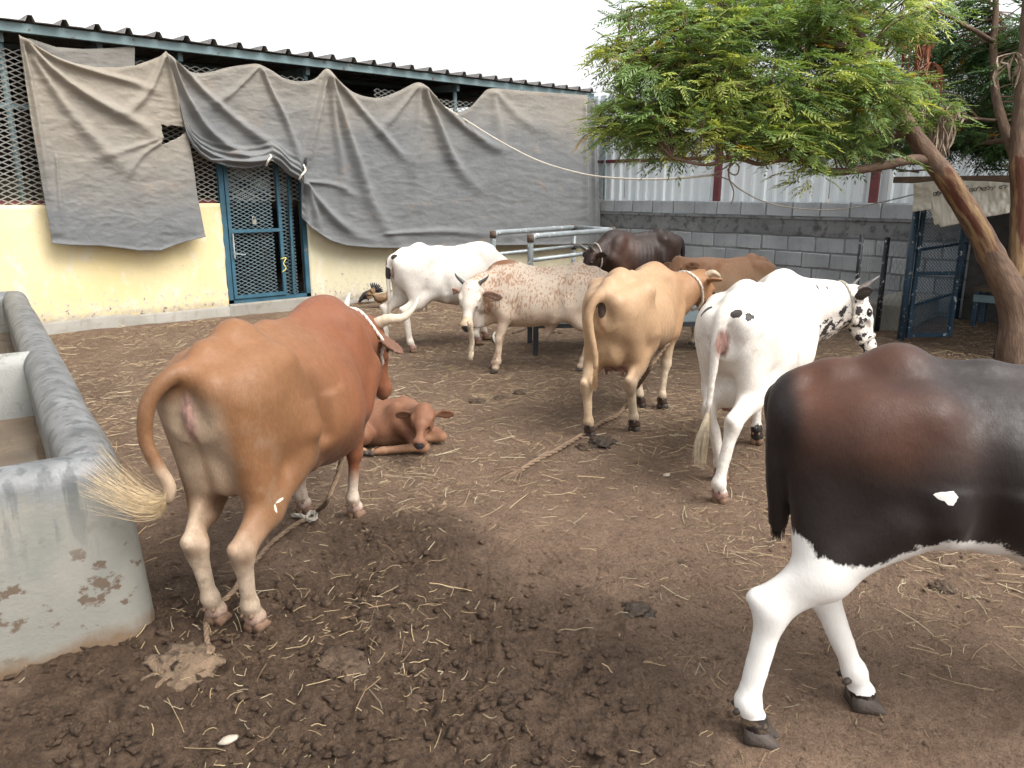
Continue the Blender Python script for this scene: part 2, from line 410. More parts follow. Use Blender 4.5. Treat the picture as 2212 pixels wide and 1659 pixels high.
screen(-.9, 2.15, WT, 2.98); screen(2.5, 5.02, 1.44, 3.0); screen(6.0, 8.6, 2.35, 2.93, jag=True)

# ---- mesh door with blue frame
door = empty('mesh_door', (DL, YW + .03, .2), 0, 'blue steel framed door of diamond mesh in the yellow wall', 'door')
def Q(x, z, y=0): return (x, y, z - .2)
W_ = DR - DL
for a, b, w_ in ((Q(.03, .2), Q(.03, 2.35), .06), (Q(W_ - .03, .2), Q(W_ - .03, 2.35), .06), (Q(0, 2.33), Q(W_, 2.33), .06), (Q(0, .225), Q(W_, .225), .045)):
    MB().bar(a, b, w_, .06, (0, 1, 0)).build('door_frame', m_blue, door)
lf = .74
for a, b in ((Q(.085, .27, -.03), Q(.085, 2.3, -.03)), (Q(lf, .27, -.03), Q(lf, 2.3, -.03)), (Q(.065, 1.085, -.032), Q(lf + .02, 1.085, -.032)), (Q(.065, .28, -.033), Q(lf + .02, .28, -.033))):
    MB().bar(a, b, .04, .035, (0, 1, 0)).build('leaf_frame', m_blue, door)
MB().bar(Q(lf + .13, .27, -.025), Q(lf + .17, 2.3, -.025), .03, .03, (0, 1, 0)).build('side_bar', m_blue, door)
def dmesh(x0, x1, z0, z1, y):
    P_ = globals()['P']; mb = expanded(x0 + DL, x1 + DL, z0, z1, YW + .03, cw=.095, ch=.046, t=.0085)
    mb.v = [(a + 6 - DL, b + y, c - .2) for a, b, c in mb.v]
    o = mb.build('mesh_panel', simple('blue_mesh', (.22, .30, .33), .5, .25, 14), door); o['kind'] = 'stuff'; return o
dmesh(.1, lf + .02, .28, 2.3, -.012); dmesh(lf + .03, W_ - .06, .25, 2.3, -.005)
lk = MB(); lk.box((.36, -.075, .965), (.41, -.05, 1.02)); lk.tube([(.37, -.062, 1.02), (.37, -.062, 1.05), (.385, -.062, 1.065), (.40, -.062, 1.05), (.40, -.062, 1.02)], .005, 6)
lk.build('padlock', simple('brass_steel', (.5, .48, .42), .35, .1, metal=.8), door)
hb = MB(); hb.bar((.10, -.065, .56), (.10, -.065, .86), .03, .012); hb.bar((.09, -.07, .62), (.24, -.07, .60), .02, .012); hb.build('hasp', simple('grey_steel', (.30, .33, .34), .45), door)
tie = MB(); tie.tube(catmull([(lf - .03, -.06, .35), (lf + .02, -.07, .40), (lf - .01, -.07, .46), (lf + .03, -.07, .53), (lf - .04, -.06, .52)], 5), .006, 5); tie.build('yellow_tie', simple('yellow_cord', (.65, .55, .12)), door, True)

# ---- hanging tarpaulins
def tarp_mat(name, tanlow):
    t = MT(name); a = t.noise(.9, 5, .6); b = t.noise(3.5, 6, .65, sc=(1, 1, 2.2)); z = t.sep()[2]
    grey = t.mix(t.ramp(b, .3, .7), (.112, .117, .120), (.150, .154, .155))
    tan = t.mix(t.ramp(b, .3, .7), (.215, .190, .152), (.265, .235, .192))
    f = t.ramp(t.math('ADD', t.math('MULTIPLY', t.math('SUBTRACT', a, .5), 1.8), z), tanlow - .55, tanlow + .75)
    col = t.mix(f, grey, tan)
    col = t.mix(t.ramp(t.noise(2.0, 5, .6, sc=(1, 1, 1.8)), .60, .74, 0, .55), col, (.27, .195, .135))
    wv = t.n('TexWave', {'Vector': t.map((1, 1, 1)), 'Scale': 110, 'Distortion': .6}, bands_direction='Z').outputs['Fac']
    nm = t.bump(t.noise(14, 6, .6, sc=(1, 1, 2)), .012, .55, t.bump(wv, .0012, .35))
    t.b.inputs['Sheen Weight'].default_value = .1
    return t.done(col, .9, nm, 0, .2)
def stroke_field(X, Y, strokes):
    """sum of soft ridges drawn as polylines on the sheet (sheet pixels)"""
    d = np.zeros_like(X)
    for pts, wd, amp in strokes:
        pts = np.array(catmull(pts, 6))[:, :2]; best = np.full(X.shape, 1e9); tt = np.zeros_like(X); n = len(pts) - 1
        for i in range(n):
            ax, ay = pts[i]; bx, by = pts[i+1]; vx, vy = bx - ax, by - ay; L = vx*vx + vy*vy + 1e-9
            t = np.clip(((X-ax)*vx + (Y-ay)*vy) / L, 0, 1); dd = np.hypot(X-ax-t*vx, Y-ay-t*vy); m = dd < best
            best = np.where(m, dd, best); tt = np.where(m, (i + t) / n, tt)
        wl = wd * (.30 + .72 * tt); fade = sstep(0, .06, tt) * (1 - .75 * sstep(.55, 1, tt))
        d += 1.22 * amp * fade * np.exp(-(best / wl) ** 2)
    return d
def tarp(name, top, bot, left, right, strokes, m, y0, label, hole=None, nu=330, nv=150, swag=.022, hem=None, group=None):
    """top / bottom edge as pixel polylines; sheet hangs just before the wall plane y0"""
    def samp(pl, n):
        pl = np.array(pl, float); s = np.concatenate([[0], np.cumsum(np.hypot(*np.diff(pl, axis=0).T))]); q = np.linspace(0, s[-1], n)
        return np.stack([np.interp(q, s, pl[:, 0]), np.interp(q, s, pl[:, 1])], 1)
    T = samp([p[:2] for p in catmull([(*p, 0) for p in top], 6)], nu) if left is None else samp(top, nu)
    Bm = np.array(bot, float)
    if left is None: Bv = np.interp(T[:, 0], Bm[:, 0], Bm[:, 1]); Bo = np.stack([T[:, 0], Bv], 1)
    else: Bo = samp(bot, nu)
    v = np.linspace(0, 1, nv)[None, :, None]
    if left is None: G = T[:, None] * (1 - v) + Bo[:, None] * v
    else:
        Lc, Rc = samp(left, nv), samp(right, nv); u = np.linspace(0, 1, nu)[:, None, None]
        G = (1-v)*T[:, None] + v*Bo[:, None] + (1-u)*Lc[None] + u*Rc[None] - ((1-u)*(1-v)*T[0] + u*(1-v)*T[-1] + (1-u)*v*Bo[0] + u*v*Bo[-1])
    X, Y = G[..., 0], G[..., 1]
    dist = Y - T[:, None, 1]
    disp = stroke_field(X, Y, strokes)
    disp += swag * np.exp(-dist / 60) * np.cos(dist / 12.0) * sstep(0, 8, dist) * .55
    p3 = np.stack([X / 55, Y / 26, X * 0], -1)
    disp += .010 * fbm(p3, 5, .6) + .020 * fbm(np.stack([X / 160, Y / 130, X * 0 + 4], -1), 3)
    disp += .006 * (1 - np.abs(fbm(np.stack([X / 34 + Y / 60, Y / 15 - X / 90, X * 0 + 9], -1), 3)) * 2)
    vv = np.linspace(0, 1, nv)[None, :]
    disp += .012 * np.exp(-((vv - 1) / .012) ** 2)
    disp += .02 * vv
    if hem is not None: disp += hem(X, Y, vv)
    rr = _F + _R * ((X - CXP) / FPX)[..., None] - _U * ((Y - CYP) / FPX)[..., None]
    V = _C + rr * (y0 / rr[..., 1])[..., None]
    V[..., 1] -= disp
    i = np.arange(nu - 1)[:, None]; j = np.arange(nv - 1)[None]
    Fq = np.stack([i*nv+j, i*nv+j+1, (i+1)*nv+j+1, (i+1)*nv+j], -1).reshape(-1, 4)
    if hole is not None:
        cx = X.ravel()[Fq].mean(1); cy = Y.ravel()[Fq].mean(1); Hp = np.array(hole); ins = np.zeros(len(cx), bool); k = len(Hp) - 1
        for q in range(len(Hp)):
            xi, yi = Hp[q]; xj, yj = Hp[k]
            ins ^= ((yi > cy) != (yj > cy)) & (cx < (xj - xi) * (cy - yi) / (yj - yi + 1e-9) + xi); k = q
        Fq = Fq[~ins]
    c = V.reshape(-1, 3); org = np.array([c[:, 0].mean(), y0, c[:, 2].min()])
    me = np_mesh(name, c - org, Fq); o = link(name, me, m, None, True); o.location = org
    sd = o.modifiers.new('thickness', 'SOLIDIFY'); sd.thickness = .003; sd.offset = 0
    return tag(o, label, 'tarpaulin', group)
YT = YW - .16
tarp('hanging_tarpaulin',
     [(40,75),(70,96),(110,119),(160,137),(205,145),(250,146),(290,142),(325,130),(345,122),(358,110)],
     [(112,526),(150,529),(220,531),(262,536),(300,541),(345,541),(385,526),(442,511)],
     [(40,75),(52,160),(68,270),(85,370),(100,460),(112,526)], [(358,110),(375,170),(392,230),(405,282),(416,350),(425,420),(442,511)],
     [([(42,78,0),(110,150,0),(200,215,0),(290,262,0),(350,300,0)], 15, .075), ([(45,80,0),(120,128,0),(210,158,0),(290,180,0),(340,200,0)], 9, .05),
      ([(46,84,0),(70,200,0),(95,350,0),(118,500,0)], 11, .04), ([(60,110,0),(140,230,0),(230,330,0),(300,380,0)], 20, .045),
      ([(356,114,0),(330,180,0),(290,230,0),(250,250,0)], 14, .04), ([(358,114,0),(375,190,0),(392,260,0)], 8, .05),
      ([(120,330,0),(128,430,0),(140,520,0)], 9, .02), ([(345,300,0),(250,330,0),(170,350,0)], 12, .02), ([(348,306,0),(300,340,0),(260,400,0)], 10, .025)],
     tarp_mat('dusty_tarpaulin', .75), YT, 'torn dusty tan tarpaulin hanging left of the mesh door', nu=170, nv=190,
     hole=[(347,268),(360,273),(372,271),(398,275),(404,282),(388,296),(372,303),(357,310),(345,312),(352,298)])
def hem2(X, Y, vv):
    m = sstep(665, 640, X) * sstep(395, 420, X)
    m2 = np.exp(-((X - 655) / 9.0) ** 2)
    return m * (.07 * np.exp(-((vv - .93) / .07) ** 2) + .02 * np.cos((1 - vv) * 95 + X / 40) * sstep(.72, .9, vv)) * (1 - .55 * np.exp(-((X - 582) / 9) ** 2)) \
        + sstep(690, 650, X) * sstep(600, 640, X) * .03 * np.cos(X / 3.2) * sstep(400, 440, Y) - .03 * m2 * sstep(350, 400, Y)
tarp('hanging_tarpaulin',
     [(359,112),(380,136),(405,153),(432,158),(460,154),(490,146),(530,140),(558,139),(585,152),(615,170),(650,176),(680,170),(706,148),(730,172),(760,198),(795,210),(825,210),(860,197),(905,178),(930,204),(955,230),(985,243),(1015,232),(1040,206),(1062,191),(1130,196),(1200,201),(1268,206)],
     [(358,118),(372,170),(388,235),(402,290),(414,318),(430,335),(455,350),(490,361),(530,364),(560,358),(582,347),(600,358),(620,378),(638,388),(646,396),(650,425),(652,468),(664,486),(685,503),(712,520),(745,530),(800,535),(860,536),(960,533),(1060,530),(1180,529),(1268,527)],
     None, None,
     [([(706,150,0),(735,250,0),(765,340,0),(800,440,0),(850,520,0)], 16, .085), ([(706,150,0),(720,260,0),(735,360,0),(745,480,0)], 12, .05), ([(706,152,0),(780,240,0),(850,320,0),(880,350,0)], 12, .05),
      ([(706,150,0),(690,230,0),(670,310,0),(655,385,0)], 12, .055), ([(360,114,0),(400,210,0),(450,285,0),(520,335,0),(578,350,0)], 13, .085), ([(362,114,0),(440,200,0),(520,270,0),(600,330,0),(648,392,0)], 15, .06),
      ([(560,142,0),(585,200,0),(615,260,0),(640,330,0),(652,390,0)], 10, .05), ([(560,142,0),(500,200,0),(450,230,0)], 10, .03),
      ([(906,180,0),(940,260,0),(975,345,0),(1030,410,0)], 14, .08), ([(906,180,0),(900,280,0),(890,360,0),(895,440,0)], 16, .04), ([(906,180,0),(985,260,0),(1050,310,0),(1090,330,0)], 12, .06), ([(906,180,0),(850,250,0),(800,300,0)], 12, .03),
      ([(1062,193,0),(1075,280,0),(1080,380,0)], 18, .03), ([(1062,193,0),(1130,260,0),(1200,300,0)], 18, .025),
      ([(655,392,0),(690,440,0),(740,490,0),(800,520,0)], 13, .06), ([(655,392,0),(672,440,0),(690,500,0)], 9, .05), ([(655,392,0),(720,400,0),(780,430,0)], 9, .03),
      ([(1262,215,0),(1265,360,0),(1268,520,0)], 8, .03), ([(820,505,0),(950,500,0),(1100,508,0)], 10, .03), ([(450,345,0),(520,350,0),(580,346,0)], 7, .04)],
     tarp_mat('grey_tarpaulin', 1.9), YT - .02, 'long grey tarpaulin draped in swags from the eave to the corner', nu=520, nv=170, hem=hem2)
o = tarp('hanging_tarpaulin', [(60,82),(120,102),(180,106),(240,104),(290,99)], [(60,150),(120,150),(180,152),(240,150),(290,146)], [(60,82),(60,150)], [(290,99),(290,146)], [], tarp_mat('tan_cloth', .05), YT + .07,
     'small tan cloth strip behind the torn tarpaulin top', nu=60, nv=30)
# narrow return of the tarp round the shed end, with its own fold
o = tarp('hanging_tarpaulin', [(1268,208),(1280,216),(1287,240)], [(1268,528),(1280,530),(1296,528)], [(1268,208),(1268,528)], [(1287,240),(1296,528)], [([(1278,215,0),(1280,380,0),(1284,520,0)], 4, .05)], tarp_mat('grey_return', 2.6), YT + .03,
     'narrow grey tarpaulin strip folded round the shed corner', nu=24, nv=90)
# ties
tb = MB(); c0 = onwall(652, 372, YT - .12); c1 = onwall(657, 344, YT - .10)
rope('cloth_tie', [onwall(646, 388, YT - .16), onwall(652, 378, YT - .20), onwall(660, 368, YT - .16), onwall(656, 356, YT - .1)], .012, m_ropew).__setitem__('label', 'white cloth tie knotted round the gathered tarpaulin end')
bpy.data.objects['cloth_tie']['category'] = 'tie'
k = rope('cloth_tie', [onwall(575, 358, YT - .13), onwall(580, 346, YT - .19), onwall(586, 338, YT - .12), onwall(580, 332, YT - .06)], .012, m_ropew); tag(k, 'white cloth tie holding the tarpaulin hem above the door', 'tie')
k = rope('cloth_strap', [onwall(660, 342, YT - .08), onwall(661, 350, YT - .11), onwall(659, 360, YT - .1)], .016, simple('black_cloth', (.02, .02, .02))); tag(k, 'short black strap poking up above the white tie', 'strap')
# ================================================================ block wall and sheet fence
bw = empty('block_wall', (XB, 6, 0), 0, 'grey concrete block wall with rough mortar joints behind the cattle', 'wall')
Y0, Y1 = -3.0, 9.95
MB().box((-.016, Y0 - 6, -.2), (.22, Y1 - 6, 1.41)).build('mortar_core', m_mortar, bw)
def block_mesh(L, H, T, seed, rough=.006):
    bm = bmesh.new(); bmesh.ops.create_cube(bm, size=1)
    for v in bm.verts: v.co = Vector((v.co.x * T, v.co.y * L, v.co.z * H))
    bmesh.ops.bevel(bm, geom=list(bm.edges), offset=.010, segments=1, affect='EDGES')
    r = random.Random(seed)
    for v in bm.verts: v.co += Vector((r.uniform(-1, 1) * rough, r.uniform(-1, 1) * rough, r.uniform(-1, 1) * rough))
    me = bpy.data.meshes.new('block'); bm.to_mesh(me); bm.free(); me.materials.append(m_block); return me
LB, HB = .40, .20
variants = [block_mesh(LB, HB, .10, i) for i in range(7)]
halfs = [block_mesh(LB * .5, HB, .10, 20 + i) for i in range(3)]
zrow = [-.16 + .222 * i for i in range(5)]
rows = [(z + HB / 2, i) for i, z in enumerate(zrow)] + [(1.31, 6)]
for zc, i in rows:
    y = Y1 - (.21 if i % 2 else 0) - random.uniform(0, .05)
    if i % 2: 
        o = link('block', random.choice(halfs), None, bw); o.location = (.02, Y1 - .1 - 6, zc)
    while y > Y0:
        o = link('block', random.choice(variants), None, bw)
        o.location = (.02 + random.uniform(-.008, .010), y - LB / 2 - 6, zc + random.uniform(-.006, .006))
        o.rotation_euler = (random.uniform(-.012, .012), random.uniform(-.012, .012), random.uniform(-.012, .012) + random.choice((0, math.pi)))
        y -= LB + random.uniform(.012, .028)
# cast beam course with drips, slightly proud
mb = MB(); n = 260; V = []
for i in range(n + 1):
    y = Y0 + (Y1 - Y0) * i / n; e = .014 * fbm(np.array([y * 2.3, 1, 1.]), 4); f = .018 * fbm(np.array([y * 3.1, 4, 1.]), 4)
    V += [(.02, y - 6, .945 + f), (-.030 + e * .5, y - 6, .948 + f), (-.032 + e * .6, y - 6, 1.08), (-.034 - e * .5, y - 6, 1.16), (-.046 + f * .5, y - 6, 1.175), (-.046 + f * .5, y - 6, 1.207), (.1, y - 6, 1.207)]
mb.add(V, [(7*i+k, 7*i+k+1, 7*i+8+k, 7*i+7+k) for i in range(n) for k in range(6)]); mb.build('cast_beam', m_beam, bw)

fence = empty('sheet_metal_fence', (XB + .12, 6, 1.4), 0, 'white ribbed sheet metal fence with red steel posts above the block wall', 'fence')
def whitesheet():
    t = MT('white_sheet'); a = t.noise(1.5, 5); 
    col = t.mix(t.ramp(a, .3, .7), (.60, .66, .68), (.70, .74, .75))
    col = t.mix(t.ramp(t.noise(3, 6, .65, sc=(6, 6, .5)), .6, .8, 0, .45), col, (.42, .38, .32))
    col = t.mix(t.ramp(t.noise(14, 6, .7), .70, .74), col, (.3, .24, .2))
    return t.done(col, .45, t.bump(t.noise(2, 3), .01, .3), 0, .5)
m_sheet = whitesheet()
m_seam = simple('dark_gap', (.05, .05, .05))
y = 9.9; k = 0
while y > -3:
    y1 = y - .92; pr = []; q = y
    while q > y1 + 1e-6:
        for d, dep in ((0, 0), (.05, 0), (.075, .035), (.115, .035), (.14, 0), (.184, 0)): pr.append((max(q - d, y1), dep))
        q -= .184
    tw = random.uniform(-.006, .006)
    mb = MB(); V = []
    for (yy, dep) in pr: V += [(-dep + tw, yy - 6, .0 + random.uniform(-.003, .003)), (-dep - tw, yy - 6, 1.80)]
    n = len(pr); mb.add(V, [(2*i, 2*i+1, 2*i+3, 2*i+2) for i in range(n - 1)])
    o = mb.build('sheet_panel', m_sheet, fence); o.location.x = .012 * (k % 2); o.rotation_euler.x = random.uniform(-.006, .006)
    sd = o.modifiers.new('thickness', 'SOLIDIFY'); sd.thickness = .003
    y = y1 - .006; k += 1
for yy in (9.75, 7.05, 4.62, 2.2, -.2, -2.6): MB().box((-.10, yy - 6.055, 0), (-.045, yy - 5.945, 1.75)).build('steel_post', m_redrail, fence, bevel=.005)
MB().box((-.043, -9, .645), (-.038 + .0, 3.9, .70)).build('steel_rail', m_redrail, fence)
MB().box((-.043, -9, 1.55), (-.038, 3.9, 1.60)).build('steel_rail', m_redrail, fence)
# chain link strip closing the gap between the shed end and the fence
def chainlink(P0, U_, V_, w_, h_, cell, t=.003):
    P0, U_, V_ = Vector(P0), Vector(U_).normalized(), Vector(V_).normalized(); N_ = U_.cross(V_); mb = MB(); n = int(w_ / (cell / 2)); m_ = int(h_ / (cell / 2))
    for i in range(n):
        pts = []
        for j in range(m_ + 1):
            s = ((i + j) % 2)
            pts.append(P0 + U_ * (i + s) * cell / 2 + V_ * j * cell / 2 + N_ * (.004 if s else -.004))
        mb.tube(pts, t, 3, False)
    return mb
m_wire = simple('grey_wire', (.16, .17, .17), .5, .2, metal=.4)
cl = empty('chain_link_strip', (10.25, YW - .05, 1.35), 0, 'narrow chain link strip between the shed corner and white fence', 'fence')
o = chainlink((0.0, 0, 0), (1, 0, 0), (0, 0, 1), .36, 1.75, .12, .002).build('wire_mesh', m_wire, cl); o['kind'] = 'stuff'
MB().tube([(.36, .0, -.1), (.36, 0, 1.75)], .018, 8).build('post', m_bluegreen, cl, True)

# ================================================================ concrete water trough
def trough_mat():
    t = MT('trough_cement'); a = t.noise(2.2, 6, .6); b = t.noise(7, 6, .65); c = t.noise(60, 5, .6); z = t.sep()[2]
    side = t.mix(t.ramp(a, .3, .7), (.155, .150, .128), (.235, .225, .195))
    side = t.mix(t.ramp(t.noise(3.2, 5, .6), .5, .66, 0, .8), side, (.14, .15, .135))
    topc = t.mix(t.ramp(b, .35, .65), (.105, .108, .110), (.19, .194, .196))
    top = t.ramp(t.math('ADD', z, t.math('MULTIPLY', t.math('SUBTRACT', b, .5), .22)), .53, .60)
    col = t.mix(top, side, topc)
    drip = t.noise(7, 4, .6, sc=(2.2, 2.2, .22)); zone = t.ramp(z, .28, .62)
    col = t.mix(t.math('MULTIPLY', t.ramp(drip, .51, .60), t.math('MULTIPLY', zone, .85)), col, (.075, .08, .08))
    splash = t.noise(11, 4, .6, sc=(1, 1, 1.3)); low = t.math('MULTIPLY', t.ramp(z, .46, .30), t.ramp(z, -.02, .08))
    col = t.mix(t.math('MULTIPLY', t.ramp(splash, .585, .635), low), col, (.095, .068, .047))
    col = t.mix(t.ramp(t.math('ADD', z, t.math('MULTIPLY', t.math('SUBTRACT', b, .5), .14)), .06, .0), col, (.13, .085, .05))
    return t.done(col, t.ramp(top, 0, 1, .8, .5), t.bump(c, .004, .5, t.bump(b, .01, .4)), 0, .4)
m_trough = trough_mat()
trough = empty('water_trough', (.70, 2.80, 0), math.radians(-7.5), 'long cement water trough with rounded rims and a cross divider', 'trough')
# profile lofted along the outside wall: local x < 0 is over the basin, y runs away from the camera
def rim_wall(path_a, path_b, zt, wth, zb=-.15, name='rim', flare=.05, n=14):
    """thick wall with round top between two ground points; outer face on the right of a->b"""
    a, b = Vector((*path_a, 0)), Vector((*path_b, 0)); d = (b - a).normalized(); nrm = Vector((d.y, -d.x, 0)); L = (b - a).length
    pr = [(flare, zb), (flare * .55, .3), (.0, zt - wth * .42)]
    for k in range(1, n): 
        t = math.pi * k / n; pr.append((-wth / 2 + wth / 2 * math.cos(t), zt - wth * .42 + wth * .42 * math.sin(t)))
    pr += [(-wth, zt - wth * .42), (-wth + .01, .2), (-wth + .03, zb)]
    m_ = max(2, int(L / .12)); V = []; P_ = len(pr)
    for i in range(m_ + 1):
        c = a + d * (L * i / m_)
        for (o_, z_) in pr:
            w_ = .010 * fbm(np.array([c.x * 2 + o_ * 4, c.y * 2, z_ * 2 + 3]), 3)
            V.append(c + nrm * (o_ + w_) + Vector((0, 0, z_ + w_ * .6)))
    F = [(i*P_+k, i*P_+P_+k, i*P_+P_+k+1, i*P_+k+1) for i in range(m_) for k in range(P_ - 1)]
    F.append(tuple(range(P_))); F.append(tuple(reversed(range(m_ * P_, (m_ + 1) * P_))))
    mb = MB(); mb.add(V, F); return mb
TW, TL = 1.25, 5.75
def trough_body():
    """one closed ring: a wall section with a round top swept round a rounded rectangle"""
    rc = .10; zt = .66; path = []
    for cx, cy, a0 in ((-rc, TL - rc, 0), (-TW + rc, TL - rc, 90), (-TW + rc, rc, 180), (-rc, rc, 270)):
        for k in range(7): t = math.radians(a0 + 15 * k); path.append((cx + rc * math.cos(t), cy + rc * math.sin(t), math.cos(t), math.sin(t)))
    dense = []
    for i in range(len(path)):
        p, q = path[i], path[(i + 1) % len(path)]; L = math.hypot(q[0] - p[0], q[1] - p[1]); m_ = max(1, int(L / .06))
        for k in range(m_): t = k / m_; dense.append(tuple(p[j] * (1 - t) + q[j] * t for j in range(4)))
    V = []; n = 16
    for (x, y, nx, ny) in dense:
        fr = max(0, -ny); wth = .20 - .02 * fr; fl = .045 + .035 * fr; zc = zt - wth * .46
        pr = [(fl, -.15), (fl * .9, .0), (fl * .72, .15), (fl * .5, .32), (fl * .2, .46), (0, zc)]
        for k in range(1, n): t = math.pi * k / n; pr.append((-wth / 2 + wth / 2 * math.cos(t), zc + wth * .46 * math.sin(t)))
        pr += [(-wth, zc), (-wth + .005, .45), (-wth + .012, .3), (-wth + .03, .1)]
        for (o_, z_) in pr:
            w_ = .011 * fbm(np.array([x * 2 + o_ * 3, y * 2, z_ * 2 + 3]), 3)
            V.append((x + nx * (o_ + w_), y + ny * (o_ + w_), z_ + w_ * .6))
    P_ = len(pr); N_ = len(dense)
    F = [(i*P_+k, ((i+1) % N_)*P_+k, ((i+1) % N_)*P_+k+1, i*P_+k+1) for i in range(N_) for k in range(P_ - 1)]
    mb = MB(); mb.add(V, F); mb.build('basin', m_trough, trough, True)
trough_body()
q = rim_wall((-TW + .1, 2.28), (-.08, 2.28), .645, .19, .0, flare=-.0)
o = q.build('divider', concrete('pale_cement', (.22, .22, .20), (.31, .31, .29), (.10, .10, .07), .55), trough, True)
MB().box((-TW + .06, .06, -.1), (-.08, TL - .06, .14)).build('trough_floor', simple('slime', (.16, .115, .07), .8), trough)
tw = MT('trough_water'); tw.b.inputs['Transmission Weight'].default_value = .0
tw.b.inputs['IOR'].default_value = 1.33
tw.done(tw.mix(tw.ramp(tw.noise(5, 5), .4, .65), (.085, .055, .032), (.13, .09, .055)), .04, tw.bump(tw.noise(5, 2), .003, .15))
MB().box((-TW + .09, .09, .142), (-.10, 2.2, .30)).build('water', tw.m, trough)
MB().box((-TW + .09, 2.36, .142), (-.10, TL - .08, .29)).build('water', tw.m, trough)

# ================================================================ pipe feeding rack and metal trough
rack = empty('pipe_feed_rack', (7.9, 7.9, 0), 0, 'galvanised pipe rack with flaking white paint before the tarpaulin', 'feed rack')
m_pipe = simple('grey_pipe', (.27, .30, .31), .45, .2, 5, metal=.25, wear=.60, wearc=(.62, .62, .60), wscale=13)
rk = [gnd(1065, 503, 1.0), gnd(1240, 491, 1.0), gnd(1318, 498, 1.0), gnd(1146, 511, 1.0)]
rk = [Vector(p) - Vector((7.9, 7.9, 0)) for p in rk]
RA, RB, RC, RD = rk
RC = RB + (RD - RA)
def low(p, z): return Vector((p.x, p.y, z))
def bend(a, corner, b, r=.12, n=6):
    d1 = (a - corner).normalized(); d2 = (b - corner).normalized(); return [a] + [corner + d1 * r * (1 - t) ** 2 + d2 * r * t ** 2 for t in [i / n for i in range(n + 1)]] + [b]
MB().tube(bend(low(RA, -.1), low(RA, 1.0), low(RB, 1.0)), .038, 12).build('pipe_rail', m_pipe, rack, True)
MB().tube(bend(low(RD, -.1), low(RD, 1.0), low(RC, 1.0)), .038, 12).build('pipe_rail', m_pipe, rack, True)
MB().tube([low(RB, 1.0), low(RC, 1.0)], .036, 12).build('pipe_rail', m_pipe, rack, True)
for p, q in ((RA, RB), (RD, RC), (RB, RC)):
    for z in (.70, .36): MB().tube([low(p, z), low(q, z)], .027, 10).build('pipe_rail', m_pipe, rack, True)
for p in (RB, RC): MB().tube([low(p, -.1), low(p, 1.0)], .036, 12).build('pipe_post', m_pipe, rack, True)
for p, z in ((RA, .98), (RD, .98), (RB, 1.0), (RC, 1.0), (RB, .7)):
    MB().tube([low(p, z - .05), low(p, z + .045)], .046, 10).build('coupling', m_darkwood, rack, True)

ft = empty('metal_feed_trough', (5.1, 5.32, 0), math.radians(-38), 'pale blue metal feed trough on dark steel legs behind the speckled bull', 'feed trough')
m_ftleg = simple('dark_grey_steel', (.03, .034, .038), .6)
m_tray = simple('pale_blue_tin', (.33, .40, .42), .4, .12, 3, wear=.66, wearc=(.25, .2, .16))
TL2, TW2 = 1.9, .62
for x, y in ((0, 0), (TL2, 0), (0, TW2), (TL2, TW2)): MB().bar((x, y, -.08), (x, y, .58), .05).build('leg', m_ftleg, ft)
for z in (.29,): 
    MB().bar((0, 0, z), (TL2, 0, z), .04).build('stretcher', m_ftleg, ft); MB().bar((0, TW2, z), (TL2, TW2, z), .04).build('stretcher', m_ftleg, ft)
    MB().bar((0, 0, z), (0, TW2, z), .04).build('stretcher', m_ftleg, ft); MB().bar((TL2, 0, z), (TL2, TW2, z), .04).build('stretcher', m_ftleg, ft)
mb = MB(); a, b, c, d = .03, TL2 - .03, .03, TW2 - .03
mb.add([(a,c,.58),(b,c,.58),(b,d,.58),(a,d,.58),(a+.1,c+.06,.31),(b-.1,c+.06,.31),(b-.1,d-.06,.31),(a+.1,d-.06,.31)], [(0,1,5,4),(1,2,6,5),(2,3,7,6),(3,0,4,7),(4,5,6,7)])
o = mb.build('tray', m_tray, ft); sd = o.modifiers.new('thickness', 'SOLIDIFY'); sd.thickness = .01

# ================================================================ small goat shed at the right
hut = empty('lean_to_hut', (8.57, 3.26, 0), 0, 'dark lean-to hut with steel posts and low roof beside the tree', 'hut')
def HP(x, y, z): return (x - 8.57, y - 3.26, z)
for x, y, z1, m_ in ((8.57, 3.26, 1.62, m_bluedark), (8.40, 2.28, 1.62, m_bluedark), (10.45, 3.36, 1.62, m_bluedark), (8.3, .2, 1.62, m_bluedark)):
    MB().tube([HP(x, y, -.1), HP(x, y, z1)], .036, 10).build('post', m_, hut, True)
MB().box(HP(8.25, -2.5, 1.64), HP(10.55, 3.40, 1.70)).build('roof_board', m_darkwood, hut)
for i in range(26):      # old fronds and rubbish on the roof
    y = random.uniform(-1.5, 3.4); x = random.uniform(8.2, 9.4); a = random.uniform(0, 6.28); L = random.uniform(.3, .8)
    MB().bar(HP(x, y, 1.72 + random.uniform(0, .08)), HP(x + L * math.cos(a) * .5, y + L * math.sin(a), 1.73 + random.uniform(0, .10)), random.uniform(.02, .06), .015).build('roof_litter', m_darkwood, hut)
for z in (.35, .95, 1.5): MB().tube([HP(8.57, 3.26, z), HP(10.45, 3.36, z)], .016, 8).build('side_rail', m_bluedark, hut, True)
o = chainlink(HP(8.6, 3.262, .05), (1, .053, 0), (0, 0, 1), 1.85, 1.5, .12, .0018).build('wire_mesh', m_wire, hut); o['kind'] = 'stuff'
MB().box(HP(10.46, -2.5, 0), HP(10.52, 3.3, 1.64)).build('back_board', m_dark, hut)
MB().box(HP(8.25, -2.55, 0), HP(10.5, -2.45, 1.64)).build('end_board', m_dark, hut)
